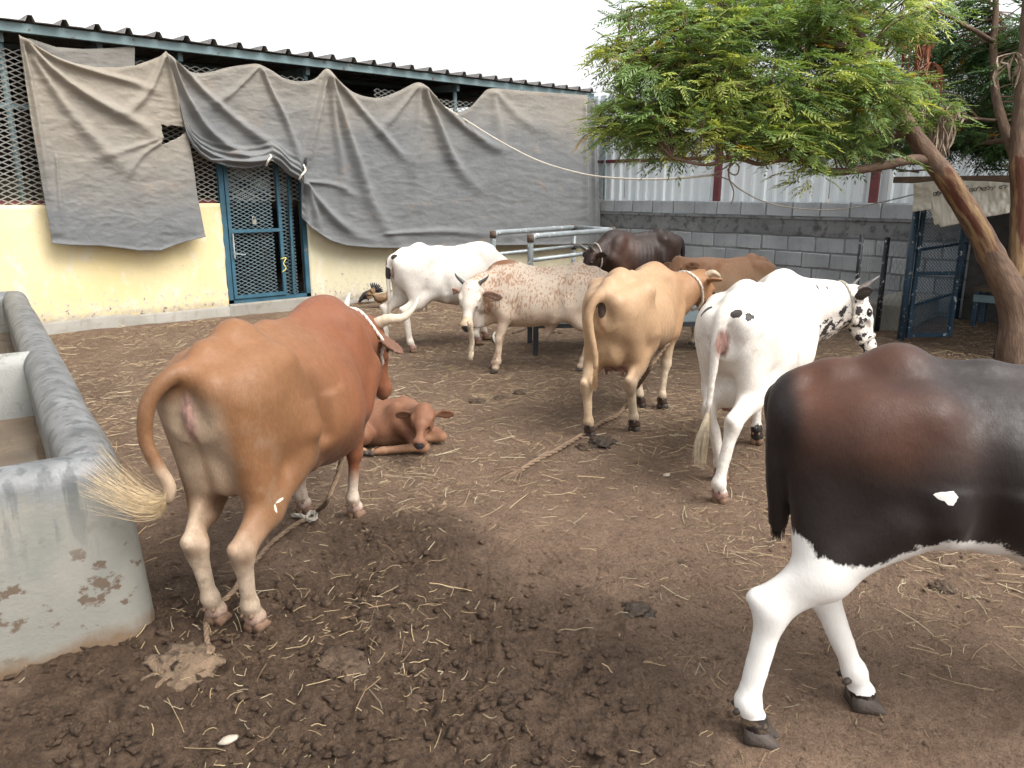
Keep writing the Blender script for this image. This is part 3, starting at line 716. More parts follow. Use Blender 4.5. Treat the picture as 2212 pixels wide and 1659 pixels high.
# open gate of blue netting
gate = empty('netted_gate', (8.60, 3.20, 0), math.radians(-38), 'open gate of dark blue netting on a peeling blue frame', 'gate')
m_peel = simple('peeling_blue', (.015, .045, .075), .5, .3, 7, wear=.58, wearc=(.45, .50, .52), wscale=16)
GW, GH = .46, 1.42
for a, b in (((0, 0, .03), (0, 0, GH)), ((GW, 0, .05), (GW, 0, GH)), ((0, 0, .06), (GW, 0, .06)), ((0, 0, GH), (GW, 0, GH)), ((0, 0, .72), (GW, 0, .72))):
    MB().bar(a, b, .038, .038, (0, 1, 0)).build('gate_frame', m_peel, gate)
o = chainlink((0, -.01, .05), (1, 0, 0), (0, 0, 1), GW, GH - .05, .034, .0032).build('netting', simple('blue_net', (.02, .075, .13), .7), gate); o['kind'] = 'stuff'
# chain link run from the hut to the block wall
run = empty('chain_link_fence', (8.96, 3.68, 0), 0, 'low chain link fence with a black and white post by the block wall', 'fence')
m_bwpost = simple('black_white_paint', (.02, .02, .025), .55, .3, 6, wear=.58, wearc=(.6, .6, .6), wscale=14)
MB().tube([(0, 0, -.1), (0, 0, 1.06)], .03, 10).build('post', m_bwpost, run, True)
o = chainlink((-.38, -.41, .05), (.38, .41, 0), (0, 0, 1), .56, 1.0, .12, .0017).build('wire_mesh', m_wire, run); o['kind'] = 'stuff'
o = chainlink((0, 0, .05), (1.4, .9, 0), (0, 0, 1), 1.7, .95, .12, .0017).build('wire_mesh', m_wire, run); o['kind'] = 'stuff'
MB().tube([(1.45, .93, -.1), (1.45, .93, 1.0)], .03, 10).build('post', m_bwpost, run, True)
sl_ = MB().box((-.7, -.25, -.05), (.7, .25, .30)).build('concrete_slab', m_conc, None, bevel=.02); sl_.location = (9.75, 3.75, 0); sl_.rotation_euler.z = .1
tag(sl_, 'low pale concrete slab behind the chain link', 'slab')
# bench inside hut
bn = empty('wooden_bench', (10.0, 2.72, .05), 0, 'small dark plank bench inside the hut', 'bench')
MB().box((-.18, -.30, .40), (.18, .30, .44)).build('seat', m_darkwood, bn)
for x in (-.14, .14):
    for y in (-.25, .25): MB().box((x - .025, y - .025, 0), (x + .025, y + .025, .40)).build('leg', m_bluedark, bn)
MB().box((-.17, -.28, .28), (-.13, .28, .36)).build('apron', m_bluegreen, bn)

# ---- cloth valance with faded writing hung from the hut roof
def valance():
    XV = 8.24
    top = [(1974, 396), (2020, 391), (2080, 390), (2140, 392), (2192, 396)]
    pl = [onback(u, v, XV) for u, v in top]
    low_px = [(1974,458),(2012,452),(2014,452),(2020,485),(2021,487),(2030,484),(2031,486),(2036,491),(2070,484),(2110,471),(2150,466),(2192,458)]
    n = 120; us = np.linspace(1974, 2192, n); tv = np.interp(us, [p[0] for p in top], [p[1] for p in top]); bv = np.interp(us, [p[0] for p in low_px], [p[1] for p in low_px])
    V = []; nv = 26
    for i in range(n):
        for j in range(nv):
            t = j / (nv - 1); p = onback(us[i], tv[i] * (1 - t) + bv[i] * t, XV)
            p[0] += -.03 * t + .02 * fbm(np.array([us[i] / 22, t * 2, 3.]), 3) + .012 * fbm(np.array([us[i] / 8, t * 5, 1.]), 3); V.append(p)
    V = np.array(V); org = np.array([XV, 3.26, 1.2]); i = np.arange(n - 1)[:, None]; j = np.arange(nv - 1)[None]
    me = np_mesh('cloth_valance', V - org, np.stack([i*nv+j, i*nv+j+1, (i+1)*nv+j+1, (i+1)*nv+j], -1).reshape(-1, 4))
    t = MT('old_banner'); col = t.mix(t.ramp(t.noise(4, 5), .3, .7), (.42, .40, .34), (.60, .58, .51)); col = t.mix(t.ramp(t.noise(7, 6, .6), .55, .75, 0, .7), col, (.30, .25, .18))
    t.done(col, .85, t.bump(t.noise(18, 5), .01, .5), 0, .2)
    o = link('cloth_valance', me, t.m, None, True); o.location = org; tag(o, 'ragged off-white cloth banner with faded hand lettering on the hut eave', 'banner')
    sd = o.modifiers.new('thickness', 'SOLIDIFY'); sd.thickness = .003
    ink = simple('faded_ink', (.06, .055, .05), .9)
    # looped letters as they stand on the cloth (u, v on the photo sheet)
    def arc(cx, cy, rx, ry, a0, a1, n=9): return [(cx + rx * math.cos(math.radians(a0 + (a1 - a0) * k / n)), cy + ry * math.sin(math.radians(a0 + (a1 - a0) * k / n))) for k in range(n + 1)]
    L = []
    L.append(arc(2019.5, 419, 3, 3.4, 0, 360)); L.append(arc(2026.5, 418, 4, 4.6, 20, 380)); L.append(arc(2026, 417, 1.6, 2, 0, 300)); L.append(arc(2036, 416, 4, 4.5, 130, 380) + [(2045, 412)]); L.append([(2040, 410), (2044, 414), (2040, 420)])
    L.append(arc(2089, 405, 4, 3.5, 60, 330)); L.append(arc(2097, 410, 3, 3.5, 0, 360)); L.append([(2102, 413), (2103, 407)]); L.append(arc(2107, 409, 3, 3.4, 200, 520)); L.append(arc(2115, 407, 3.4, 3.6, 170, 400)); L.append([(2120, 404), (2121, 411)])
    L.append(arc(2126, 408, 3.4, 3.6, 0, 350)); L.append(arc(2134, 406, 3.4, 3.6, 150, 470)); L.append(arc(2142, 407, 3.2, 3.2, 200, 480)); L.append([(2146, 404), (2150, 402), (2148, 407)])
    L.append(arc(2161, 405, 3, 2.6, 0, 320)); L.append(arc(2168, 403, 4, 3, 180, 420)); L.append([(2172, 401), (2178, 402), (2174, 405)])
    for s in L:
        pts = []
        for u, v in s:
            p = onback(u, v, XV - .028); pts.append(p - org)
        MB().tube(pts, .0035, 5).build('letter', ink, o)
valance()
# ================================================================ CATTLE: one continuous skin per animal
class Field:
    """smooth blend of simple volumes on a grid, skinned with surface nets"""
    def __init__(s, lo, hi, h):
        s.lo = np.array(lo, float); s.h = h; s.n = np.ceil((np.array(hi) - s.lo) / h).astype(int) + 1
        s.D = np.full(s.n, .25, np.float32)
        s.ax = [(s.lo[i] + h * np.arange(s.n[i])).astype(np.float32) for i in range(3)]
    def win(s, a, b):
        i0 = np.clip(np.floor((np.array(a) - s.lo) / s.h).astype(int), 0, s.n - 1); i1 = np.clip(np.ceil((np.array(b) - s.lo) / s.h).astype(int) + 1, 1, s.n)
        sl = tuple(slice(i0[k], i1[k]) for k in range(3))
        X = s.ax[0][sl[0]][:, None, None]; Y = s.ax[1][sl[1]][None, :, None]; Zz = s.ax[2][sl[2]][None, None, :]
        return sl, X, Y, Zz
    def put(s, sl, d, k, cut=False):
        D = s.D[sl]
        if D.size == 0: return
        if cut:
            h = np.clip(.5 - .5 * (D + d) / k, 0, 1); s.D[sl] = D * (1 - h) - d * h + k * h * (1 - h)
        else:
            h = np.clip(.5 + .5 * (d - D) / k, 0, 1); s.D[sl] = d * (1 - h) + D * h - k * h * (1 - h)
    def cone(s, a, b, ra, rb, k=.04, flat=None, cut=False):
        a = np.array(a, float); b = np.array(b, float); r = max(ra, rb) + k + .03
        sl, X, Y, Zz = s.win(np.minimum(a, b) - r, np.maximum(a, b) + r)
        ab = b - a; L = ab @ ab + 1e-12
        px, py, pz = X - a[0], Y - a[1], Zz - a[2]
        t = np.clip((px * ab[0] + py * ab[1] + pz * ab[2]) / L, 0, 1)
        qx, qy, qz = px - t * ab[0], py - t * ab[1], pz - t * ab[2]
        if flat is not None:      # (axis, factor): squeeze along an axis
            n, f = np.array(flat[0], float), flat[1]; n /= np.linalg.norm(n); c = (qx * n[0] + qy * n[1] + qz * n[2]) * (f - 1)
            qx, qy, qz = qx + c * n[0], qy + c * n[1], qz + c * n[2]
        d = np.sqrt(qx * qx + qy * qy + qz * qz) - (ra + (rb - ra) * t)
        s.put(sl, d, k, cut)
    def chain(s, pts, rs, k=.03, flat=None):
        for i in range(len(pts) - 1): s.cone(pts[i], pts[i+1], rs[i], rs[i+1], k, flat)
    def ell(s, c, r, k=.04, R=None, cut=False):
        c = np.array(c, float); r = np.array(r, float); m = r.max() + k + .02
        if R is None: sl, X, Y, Zz = s.win(c - r - k - .02, c + r + k + .02)
        else: sl, X, Y, Zz = s.win(c - m, c + m)
        px, py, pz = X - c[0], Y - c[1], Zz - c[2]
        if R is not None:
            R = np.array(R); px, py, pz = (px * R[0][0] + py * R[0][1] + pz * R[0][2], px * R[1][0] + py * R[1][1] + pz * R[1][2], px * R[2][0] + py * R[2][1] + pz * R[2][2])
        k0 = np.sqrt((px / r[0]) ** 2 + (py / r[1]) ** 2 + (pz / r[2]) ** 2); k1 = np.sqrt((px / r[0]**2) ** 2 + (py / r[1]**2) ** 2 + (pz / r[2]**2) ** 2)
        d = k0 * (k0 - 1) / np.maximum(k1, 1e-5); s.put(sl, d, k, cut)
    def loft(s, xs, zt, zb, wd, egg=.2, pw=2.2, k=.05, bend=None):
        sl, X, Y, Zz = s.win((xs[0] - .1, -.5, 0), (xs[-1] + .1, .5, 2)); x = X[:, 0, 0]; xc = np.clip(x, xs[0], xs[-1])
        def cub(v):
            xx = np.linspace(xs[0], xs[-1], 200); y = np.interp(xx, xs, v); kk = np.hanning(15); kk /= kk.sum()
            yp = np.pad(y, 7, mode='edge'); return np.interp(xc, xx, np.convolve(yp, kk, 'valid'))
        zt, zb, wd = cub(zt), cub(zb), cub(wd); zc = ((zt + zb) / 2)[:, None, None]; hh = ((zt - zb) / 2)[:, None, None]; w_ = wd[:, None, None]
        yb = 0 if bend is None else bend(xc)[:, None, None]
        t = np.clip((Zz - zc) / hh, -1.2, 1.2); we = w_ * (1 - egg * t - .10 * t * t)
        q = (np.abs(Y - yb) / we) ** pw + (np.abs(Zz - zc) / hh) ** pw; q = q ** (1 / pw)
        d = (q - 1) * np.minimum(we, hh) * .9
        ov = np.abs(x - xc)[:, None, None]; d = np.where(ov > 0, np.sqrt(np.maximum(d, 0) ** 2 + ov ** 2) + np.minimum(d, 0) * 0, d)
        s.put(sl, d.astype(np.float32), k)
    def skin(s, smooth=2):
        D = s.D; ins = D < 0
        c = ins[:-1, :-1, :-1].astype(np.int8)
        for dx in (0, 1):
            for dy in (0, 1):
                for dz in (0, 1):
                    if dx + dy + dz: c = c + ins[dx:D.shape[0]-1+dx, dy:D.shape[1]-1+dy, dz:D.shape[2]-1+dz]
        act = (c > 0) & (c < 8); I = np.argwhere(act); idx = np.full(act.shape, -1, np.int32); idx[act] = np.arange(len(I))
        acc = np.zeros((len(I), 3)); cnt = np.zeros(len(I))
        corners = [(a, b, d) for a in (0, 1) for b in (0, 1) for d in (0, 1)]
        for a in corners:
            for ax in range(3):
                if a[ax]: continue
                b = list(a); b[ax] = 1
                va = D[I[:, 0]+a[0], I[:, 1]+a[1], I[:, 2]+a[2]]; vb = D[I[:, 0]+b[0], I[:, 1]+b[1], I[:, 2]+b[2]]
                m = (va < 0) != (vb < 0); t = np.where(m, va / np.where(m, va - vb, 1), 0)
                p = np.tile(np.array(a, float), (len(I), 1)); p[:, ax] = t; acc += p * m[:, None]; cnt += m
        V = s.lo + s.h * (I + acc / cnt[:, None])
        Q = []
        for ax in range(3):
            o1, o2 = (ax + 1) % 3, (ax + 2) % 3
            sa = [slice(None)] * 3; sb = [slice(None)] * 3; sa[ax] = slice(0, -1); sb[ax] = slice(1, None)
            a_, b_ = ins[tuple(sa)], ins[tuple(sb)]; E = np.argwhere(a_ != b_)
            E = E[(E[:, o1] > 0) & (E[:, o2] > 0) & (E[:, o1] < D.shape[o1]-1) & (E[:, o2] < D.shape[o2]-1)]
            if not len(E): continue
            fl = a_[E[:, 0], E[:, 1], E[:, 2]]; e1 = np.eye(3, dtype=int)[o1]; e2 = np.eye(3, dtype=int)[o2]
            q = np.stack([idx[tuple((E - e1 - e2).T)], idx[tuple((E - e2).T)], idx[tuple(E.T)], idx[tuple((E - e1).T)]], 1)
            q = np.where(fl[:, None], q, q[:, ::-1]); Q.append(q[(q >= 0).all(1)])
        Q = np.concatenate(Q)
        e = np.concatenate([Q[:, [0, 1]], Q[:, [1, 2]], Q[:, [2, 3]], Q[:, [3, 0]]]); n = len(V)
        deg = np.bincount(e[:, 0], minlength=n) + np.bincount(e[:, 1], minlength=n)
        for it in range(smooth):
            for lam in (.6, -.45):
                S_ = np.stack([np.bincount(e[:, 0], V[e[:, 1], k], n) + np.bincount(e[:, 1], V[e[:, 0], k], n) for k in range(3)], 1)
                V = V + lam * (S_ / np.maximum(deg, 1)[:, None] - V)
        return V, Q

def nrm(v): v = np.array(v, float); return v / np.linalg.norm(v)
def lerp(a, b, t): return np.array(a, float) * (1 - t) + np.array(b, float) * t
def blobs(p, L, wob=.0):
    """signed 'inside' value of a set of ellipsoid patches (positive inside)"""
    v = np.full(len(p), -1.0)
    for c, r in L: v = np.maximum(v, 1 - np.sqrt((((p - np.array(c)) / np.array(r)) ** 2).sum(1)))
    return v

def coat_mat(name, patch=(.03, .025, .022), speck=(.10, .04, .022), sp_scale=60, sp_sc=(1, 1, .35), rough=.6, hair=.5, dirt=.25, var=.12, edge=.035, pscale=26, sheen=.03, pamp=.16):
    t = MT(name); c = t.attr('coat')[0]
    n1 = t.noise(4, 6, .65, dist=.6); n2 = t.noise(38, 5, .65, sc=(1, 1, .5)); n3 = t.noise(240, 3, .6, sc=(1, 1, .22))
    col = t.mix(t.ramp(n1, .3, .7, 0, var * 4), c, t.mix(1.0, c, (.74, .64, .56), 'MULTIPLY'))
    col = t.mix(t.ramp(n2, .38, .64, 0, var * 2.6), col, t.mix(1.0, c, (.6, .5, .45), 'MULTIPLY'))
    col = t.mix(t.ramp(n3, .35, .72, 0, .55), col, t.mix(1.0, c, (.55, .48, .42), 'MULTIPLY'))
    if dirt:
        z = t.sep()[2]; lowm = t.ramp(z, .62, .05)
        dm = t.math('MULTIPLY', t.ramp(t.noise(16, 6, .68), .50, .68), t.math('ADD', t.math('MULTIPLY', lowm, dirt), t.math('MULTIPLY', t.attr('dirt')[2], .8)))
        col = t.mix(dm, col, (.20, .145, .095))
    sp = t.attr('spk')[2]; sn = t.noise(sp_scale, 4, .6, sc=sp_sc)
    col = t.mix(t.ramp(t.math('ADD', sn, t.math('MULTIPLY', sp, .5)), .74, .80), col, speck)
    pa = t.attr('patch')[2]; pn = t.math('MULTIPLY', t.math('SUBTRACT', t.noise(pscale, 5, .6), .5), pamp); pn2 = t.math('MULTIPLY', t.math('SUBTRACT', t.noise(120, 3, .65, sc=(1, 1, .35)), .5), .085)
    pm = t.ramp(t.math('ADD', pa, t.math('ADD', pn, pn2)), -edge * .3, edge * .3); col = t.mix(pm, col, patch)
    sk = t.attr('pink')[2]; col = t.mix(t.ramp(t.math('ADD', sk, t.math('MULTIPLY', t.math('SUBTRACT', n2, .5), .3)), .35, .65), col, t.mix(t.ramp(n2, .35, .65), (.40, .235, .19), (.17, .105, .085)))
    nz = t.attr('nose')[2]; col = t.mix(t.ramp(nz, .4, .6), col, (.035, .032, .032))
    nm = t.bump(n3, .003, hair * .6, t.bump(n2, .003, hair * .25, t.bump(t.noise(9, 4, .6), .015, .22)))
    t.b.inputs['Sheen Weight'].default_value = sheen; t.b.inputs['Sheen Roughness'].default_value = .4
    return t.done(col, t.ramp(n2, .3, .7, rough - .06, rough + .12), nm, 0, .28)

def claw_mesh(m):
    """one half of a cloven hoof, toe to +x"""
    pr = [(-.030, .016, .052), (-.012, .021, .058), (.012, .021, .052), (.034, .018, .034), (.052, .010, .014), (.060, .003, .004)]
    V = []; n = 8
    for x, w_, ztop in pr:
        for k in range(n):
            a = 2 * math.pi * k / n; yy = w_ * math.cos(a); zz = ztop * (.5 + .5 * math.sin(a)); zz = max(zz, 0); V.append((x, yy * (1 + .25 * (1 - zz / max(ztop, .001))), zz))
    F = [(i*n+k, i*n+(k+1) % n, (i+1)*n+(k+1) % n, (i+1)*n+k) for i in range(len(pr) - 1) for k in range(n)] + [tuple(range(n))[::-1], tuple(range((len(pr)-1)*n, len(pr)*n))]
    return V, F
CLAW = claw_mesh(None)
def hoof(parent, foot, yaw, m, s=1.0, spread=.019, pitch=0.0):
    mb = MB(); V, F = CLAW
    for sd in (-1, 1):
        R_ = Matrix.Rotation(yaw + sd * .06, 4, 'Z') @ Matrix.Translation((0, sd * spread * s, 0)) @ Matrix.Rotation(pitch, 4, 'Y') @ Matrix.Scale(s, 4)
        mb.add([R_ @ Vector(v) + Vector(foot) for v in V], F)
        dw = [Vector(foot) + Matrix.Rotation(yaw, 4, 'Z') @ Vector(p) * s for p in ((-.042, sd * .016, .095), (-.058, sd * .02, .082))]
        mb.tube(dw, [.011 * s, .006 * s], 6)
    o = mb.build('hoof', m, parent, smooth=True); return o
def switch(parent, pts, n, spread, m, seed=1, flare=1.0, r=.0022, loose=.3):
    """tail hair: thin tapered strands following a path"""
    rg = np.random.default_rng(seed); c = np.array(catmull(pts, 8)); mb = MB(); k = len(c)
    d0 = nrm(c[-1] - c[0])
    e1 = nrm(np.cross(d0, (0.3, .2, 1))); e2 = np.cross(d0, e1)
    for i in range(n):
        a = rg.random() * 6.28; q = math.sqrt(rg.random()); ln = 1.0 - .6 * rg.random() ** 1.6; m_ = max(5, int(k * ln)); P_ = []
        wob = rg.normal(0, 1, 4) * loose
        for j in range(0, m_, 2):
            t = j / (k - 1); w_ = spread * (.16 + flare * math.sin(min(1, t * 1.25) * math.pi * .62) * .9)
            off = (e1 * math.cos(a) + e2 * math.sin(a)) * q * w_ + (e1 * wob[0] + e2 * wob[1]) * spread * t * t + (e1 * math.sin(t * 5 + wob[2] * 6) + e2 * math.cos(t * 4 + wob[3] * 6)) * spread * .10 * t
            P_.append(c[j] + off)
        mb.tube(P_, [r * (1 - .7 * u) for u in np.linspace(0, 1, len(P_))], 3, False)
    return mb.build('tail_switch', m, parent)
def horn(parent, pts, r0, m, tip=None):
    c = catmull(pts, 7); n = len(c); rs = [r0 * ((1 - i / (n - 1)) ** .75) + .004 for i in range(n)]
    rs = [r * (1 + .05 * math.sin(i * 2.2)) if i < n * .5 else r for i, r in enumerate(rs)]
    return MB().tube(c, rs, 12).build('horn', m, parent, True)
def horn_mat(name, base, tip, x=None):
    t = MT(name); g = t.attr('fade')[2]; col = t.mix(t.ramp(t.noise(18, 5, .6), .3, .7), base, tuple(c * .75 for c in base)); return t, col
def horn_obj(parent, pts, r0, base, tipc, start=.55):
    o = horn(parent, pts, r0, None); me = o.data; nv = len(me.vertices); rings = nv // 12; f = np.repeat(np.arange(rings) / (rings - 1), 12); fattr(me, 'fade', f)
    t = MT('horn'); col = t.mix(t.ramp(t.noise(22, 5, .6), .35, .65), base, tuple(c * .72 for c in base)); col = t.mix(t.ramp(t.math('ADD', t.attr('fade')[2], t.math('MULTIPLY', t.math('SUBTRACT', t.noise(20), .5), .3)), start, start + .3), col, tipc)
    t.done(col, .42, t.bump(t.noise(60, 4, sc=(1, 1, 1)), .003, .4)); me.materials.append(t.m); return o
m_eye = simple('dark_eye', (.012, .009, .008), .08, .1, spec=.7)

def frame(f, up):
    f = nrm(f); s_ = nrm(np.cross(up, f)); u = np.cross(f, s_); return f, s_, u       # face, left, up

def build_head(F_, poll, muzzle, up, ears, L=.40, nostril=True, wide=1.0, ear_drop=None):
    """adds the head volumes; returns a function placing head-space points"""
    f, s_, u = frame(np.array(muzzle) - np.array(poll), up); q = L / .42; poll = np.array(poll, float); EARS = []
    H = lambda a, b, c: poll + (f * a + s_ * b + u * c) * q
    Rm = np.array([f, s_, u])
    F_.ell(H(.06, 0, -.045), np.array((.115, .088 * wide, .095)) * q, .03, Rm)
    F_.cone(H(.02, 0, -.01), H(.20, 0, -.035), .064 * q, .060 * q, .03)
    F_.cone(H(.16, 0, -.045), H(.36, 0, -.075), .062 * q, .043 * q, .04)
    F_.ell(H(.385, 0, -.085), np.array((.050, .054 * wide, .047)) * q, .025, Rm)
    F_.ell(H(.40, 0, -.112), np.array((.040, .040, .026)) * q, .015, Rm)
    F_.cone(H(.09, 0, -.125), H(.33, 0, -.115), .050 * q, .030 * q, .03)
    for e in (-1, 1):
        F_.ell(H(.13, e * .062 * wide, -.085), np.array((.085, .026, .075)) * q, .03, Rm)
        F_.ell(H(.135, e * .072 * wide, -.020), np.array((.042, .024, .028)) * q, .018, Rm)
        F_.ell(H(.155, e * .090 * wide, -.030), np.array((.020, .014, .015)) * q, .010, Rm, cut=True)
        F_.ell(H(.26, e * .058, -.065), np.array((.07, .018, .020)) * q, .02, Rm, cut=True)
        if nostril: F_.ell(H(.420, e * .033, -.070), np.array((.014, .011, .012)) * q, .007, Rm, cut=True)
    F_.cone(H(.425, -.045, -.100), H(.425, .045, -.100), .006 * q, .006 * q, .006, cut=True)
    for e, (da, db, dc, fn) in zip((1, -1), ears):      # ear direction in head space, flat normal
        b0 = H(.035, e * .082 * wide, -.055); d = nrm(f * da + s_ * db * e + u * dc); n_ = nrm(f * fn[0] + s_ * fn[1] * e + u * fn[2]); n_ = nrm(n_ - d * (n_ @ d)); t_ = np.cross(n_, d)
        F_.cone(b0, b0 + d * .05 * q, .022 * q, .024 * q, .02)
        R_ = np.array([d, t_, n_]); c = b0 + d * .115 * q; EARS.append((c, R_, q))
        F_.ell(c, np.array((.095, .050, .0165)) * q, .012, R_)
        F_.ell(c + n_ * .018 * q, np.array((.078, .034, .014)) * q, .006, R_, cut=True)
    H.ears = EARS; H.q = q; H.f, H.s, H.u = f, s_, u; H.wide = wide
    return H
DEF_EARS = ((-.1, 1, -.35, (.5, 0, .6)), (-.1, 1, -.35, (.5, 0, .6)))

def cow(name, loc, head_deg, s, label, cat, coat, m_coat, feet, poll, muzzle, hup=(0, 0, 1), tail=None, hump=.5, belly=0.0, bony=.5, udder=0.0, dewlap=.5, ears=DEF_EARS, hL=.40, horns=None, hair=None, hoofm=None, h=.012, hind=None, fat=1.0, sheath=0.0, neck_mid=None, group=None, tail_r=.030, legr=1.0, neckr=1.0, hock_over=None, wide=1.0, under=None, thigh=1.0, stifle_over=None, gask=1.0, hs=1.0, deep=0.0):
    """feet: dict HL/HR/FL/FR -> (x, y) in animal space; animal space: x forward, y left, z up, metres at scale 1"""
    root = empty(name, (loc[0], loc[1], gz(loc[0], loc[1]) - .005), math.radians(head_deg), label, cat, group, s)
    tl = [np.array(p, float) for p in (tail or [(-.60, 0, 1.0), (-.66, 0, .93), (-.67, 0, .75), (-.66, .0, .55)])]
    pts = [np.array(poll, float), np.array(muzzle, float)] + tl + [np.array((*q, 0.)) for q in feet.values()]
    lo = np.minimum(np.min(pts, 0) - .17, (-.80, -.40, .0)); hi = np.maximum(np.max(pts, 0) + .17, (.72, .40, 1.36)); lo[2] = -.03
    F_ = Field(lo, hi, h)
    xs = [-.62, -.56, -.45, -.30, -.10, .10, .30, .44, .54, .62]
    zt = [.93, 1.005, 1.055, 1.075, 1.062, 1.045, 1.055, 1.06, 1.02, .94]
    zb = [.74, .66, .60, .575 - .04 * belly, .50 - .05 * belly, .465 - .07 * belly, .465 - .06 * belly, .49, .53, .60]
    if under: zb = under
    wd = [.08, .13, .18, .215 * fat, .255 * fat + .02 * belly, .265 * fat + .03 * belly, .23 * fat, .19, .15, .10]
    F_.loft(xs, zt, zb, wd, egg=.18 + .14 * bony, pw=2.15, k=.05)
    # topline and pelvis
    F_.chain([(-.30, 0, 1.055), (-.10, 0, 1.045), (.15, 0, 1.040), (.38, 0, 1.05)], [.028, .026, .026, .03], .05)
    F_.chain([(-.30, 0, 1.045), (-.50, 0, 1.015), (-.60, 0, .985)], [.045, .045, .038], .06)
    for e in (-1, 1):
        F_.cone((-.33, 0, 1.045), (-.285, e * (.145 + .038 * bony), .965 + .02 * bony), .045, .018 + .018 * bony, .08)
        F_.cone((-.29, e * (.145 + .025 * bony), .955 + .02 * bony), (-.59, e * .085, .935), .042, .048, .08)
        F_.cone((-.285, e * (.15 + .02 * bony), .945 + .02 * bony), (-.23, e * .19, .70), .036, .075, .09)
        F_.ell((-.595, e * .082, .935), (.040, .036, .045), .045)
        if bony: F_.ell((-.165, e * .270 * fat, .955), (.085, .040 * bony, .060), .06, cut=True)
        F_.cone((-.150, e * .272 * fat, .90), (-.145, e * .250 * fat, .64), .030, .028, .06, cut=True)
        F_.cone((.285, e * .262 * fat, .92), (.30, e * .250 * fat, .62), .030, .026, .06, cut=True)
        # shoulder blade and arm
        F_.cone((.36, e * .095, 1.00), (.53, e * .135, .76), .055, .075, .06)
        F_.ell((.43, e * .13, .83), (.115, .065, .20), .06)
        F_.cone((.54, e * .125, .76), (.40, e * .15, .62), .075, .07, .05)
    if hump: F_.ell((.385, 0, 1.0), (.17 + .03 * hump, .085, .055 + .10 * hump), .09)
    # brisket
    F_.cone((.50, 0, .68), (.40, 0, .545), .105, .09, .06)
    # legs
    J = {}
    for key, e in (('HL', 1), ('HR', -1)):
        fx, fy = feet[key]; dx, dy = fx + .47, fy - e * .15
        hip = (-.40, e * .125, .86); st = np.array((-.235 + .16 * dx, e * .165 + .1 * dy, .64 - deep)); hk = np.array((-.545 + .62 * dx, e * .145 + .5 * dy, .435)); ft = np.array((fx - .03, fy, .125)); co = np.array((fx - .004, fy, .06))
        if stifle_over and key in stifle_over: st = np.array(stifle_over[key], float)
        if hock_over and key in hock_over: hk = np.array(hock_over[key], float)
        r = legr
        F_.cone(hip, st, .15 * thigh, .092 * thigh, .07, ((0, 1, 0), 1.45)); F_.cone((-.54, e * .095, .87), lerp(hk, st, .42), .085 * thigh, .062 * r * thigh, .06, ((0, 1, 0), 1.15))
        F_.cone(lerp(hip, (-.5, e * .1, .85), .5), lerp(hk, st, .45), .115 * thigh, .070 * r * thigh, .06, ((0, 1, 0), 1.3))
        F_.cone(st, hk, .086 * r * gask, .042 * r, .04); F_.cone(lerp(st, hk, .2), hk + np.array((-.045, 0, .035)), .05 * r, .024 * r, .03)
        F_.cone(hk + np.array((-.048, 0, .032)), hk + np.array((-.010, 0, -.045)), .026 * r, .028 * r, .022); F_.ell(hk, (.044 * r, .036 * r, .055 * r), .025)
        F_.cone(hk, ft, .037 * r, .028 * r, .025); F_.cone(hk + np.array((-.02, 0, -.03)), ft + np.array((-.018, 0, .01)), .020 * r, .016 * r, .015)
        F_.ell(ft, (.036 * r, .037 * r, .040 * r), .02); F_.cone(ft, co, .030 * r, .036 * r, .02, None); F_.ell(co, (.040, .043, .030), .015)
        J[key] = (fx, fy)
    for key, e in (('FL', 1), ('FR', -1)):
        fx, fy = feet[key]; dx, dy = fx - .46, fy - e * .14
        el = np.array((.39 + .08 * dx, e * .145, .60)); kn = np.array((.435 + .55 * dx, e * .14 + .6 * dy, .355)); ft = np.array((fx - .028, fy, .12)); co = np.array((fx - .004, fy, .06)); r = legr
        F_.cone((.46, e * .135, .72), el, .085, .070 * r, .05); F_.cone(el, kn, .066 * r, .040 * r, .04); F_.ell(kn, (.040 * r, .039 * r, .052 * r), .025)
        F_.cone(kn, ft, .033 * r, .026 * r, .025); F_.cone(kn + np.array((-.016, 0, -.03)), ft + np.array((-.016, 0, 0)), .018 * r, .015 * r, .012)
        F_.ell(ft, (.035 * r, .036 * r, .038 * r), .02); F_.cone(ft, co, .029 * r, .035 * r, .02); F_.ell(co, (.039, .042, .030), .015)
        J[key] = (fx, fy)
    # neck
    f, s_, u = frame(np.array(muzzle) - np.array(poll), hup); pl = np.array(poll, float)
    q = hL / .42
    crest_end = pl + (f * .02 - u * .05) * q; throat_end = pl + (f * .06 - u * .13) * q
    nm_ = neck_mid if neck_mid is not None else (0, 0, 0); nm_ = np.array(nm_, float)
    cr = catmull([(.36, 0, .985), lerp((.48, 0, .97), crest_end, .45) + nm_ + np.array((0, 0, .012)), crest_end], 5); th = catmull([(.50, 0, .72), lerp((.54, 0, .70), throat_end, .5) + nm_, throat_end], 5)
    md = [lerp(a, b, .5) for a, b in zip(cr, th)]; n = len(cr)
    F_.chain(cr, np.linspace(.085, .056, n) * neckr, .05); F_.chain(md, np.linspace(.115, .072, n) * neckr, .06); F_.chain(th, np.linspace(.105, .058, n) * neckr, .05)
    if dewlap:
        dw = [np.array(p) + np.array((0, 0, -.045 - .085 * dewlap * math.sin(math.pi * (.25 + .6 * (1 - i / (n - 1)))))) for i, p in enumerate(th)]
        dw = [np.array((.40, 0, .52))] + dw; sd = np.cross(nrm(th[-1] - th[0]), (0, 0, 1))
        F_.chain(dw, [.04] + list(np.linspace(.06, .03, n) * (.6 + .5 * dewlap)), .05, (sd, 2.2))
    H = build_head(F_, poll, muzzle, hup, ears, hL, wide=wide)
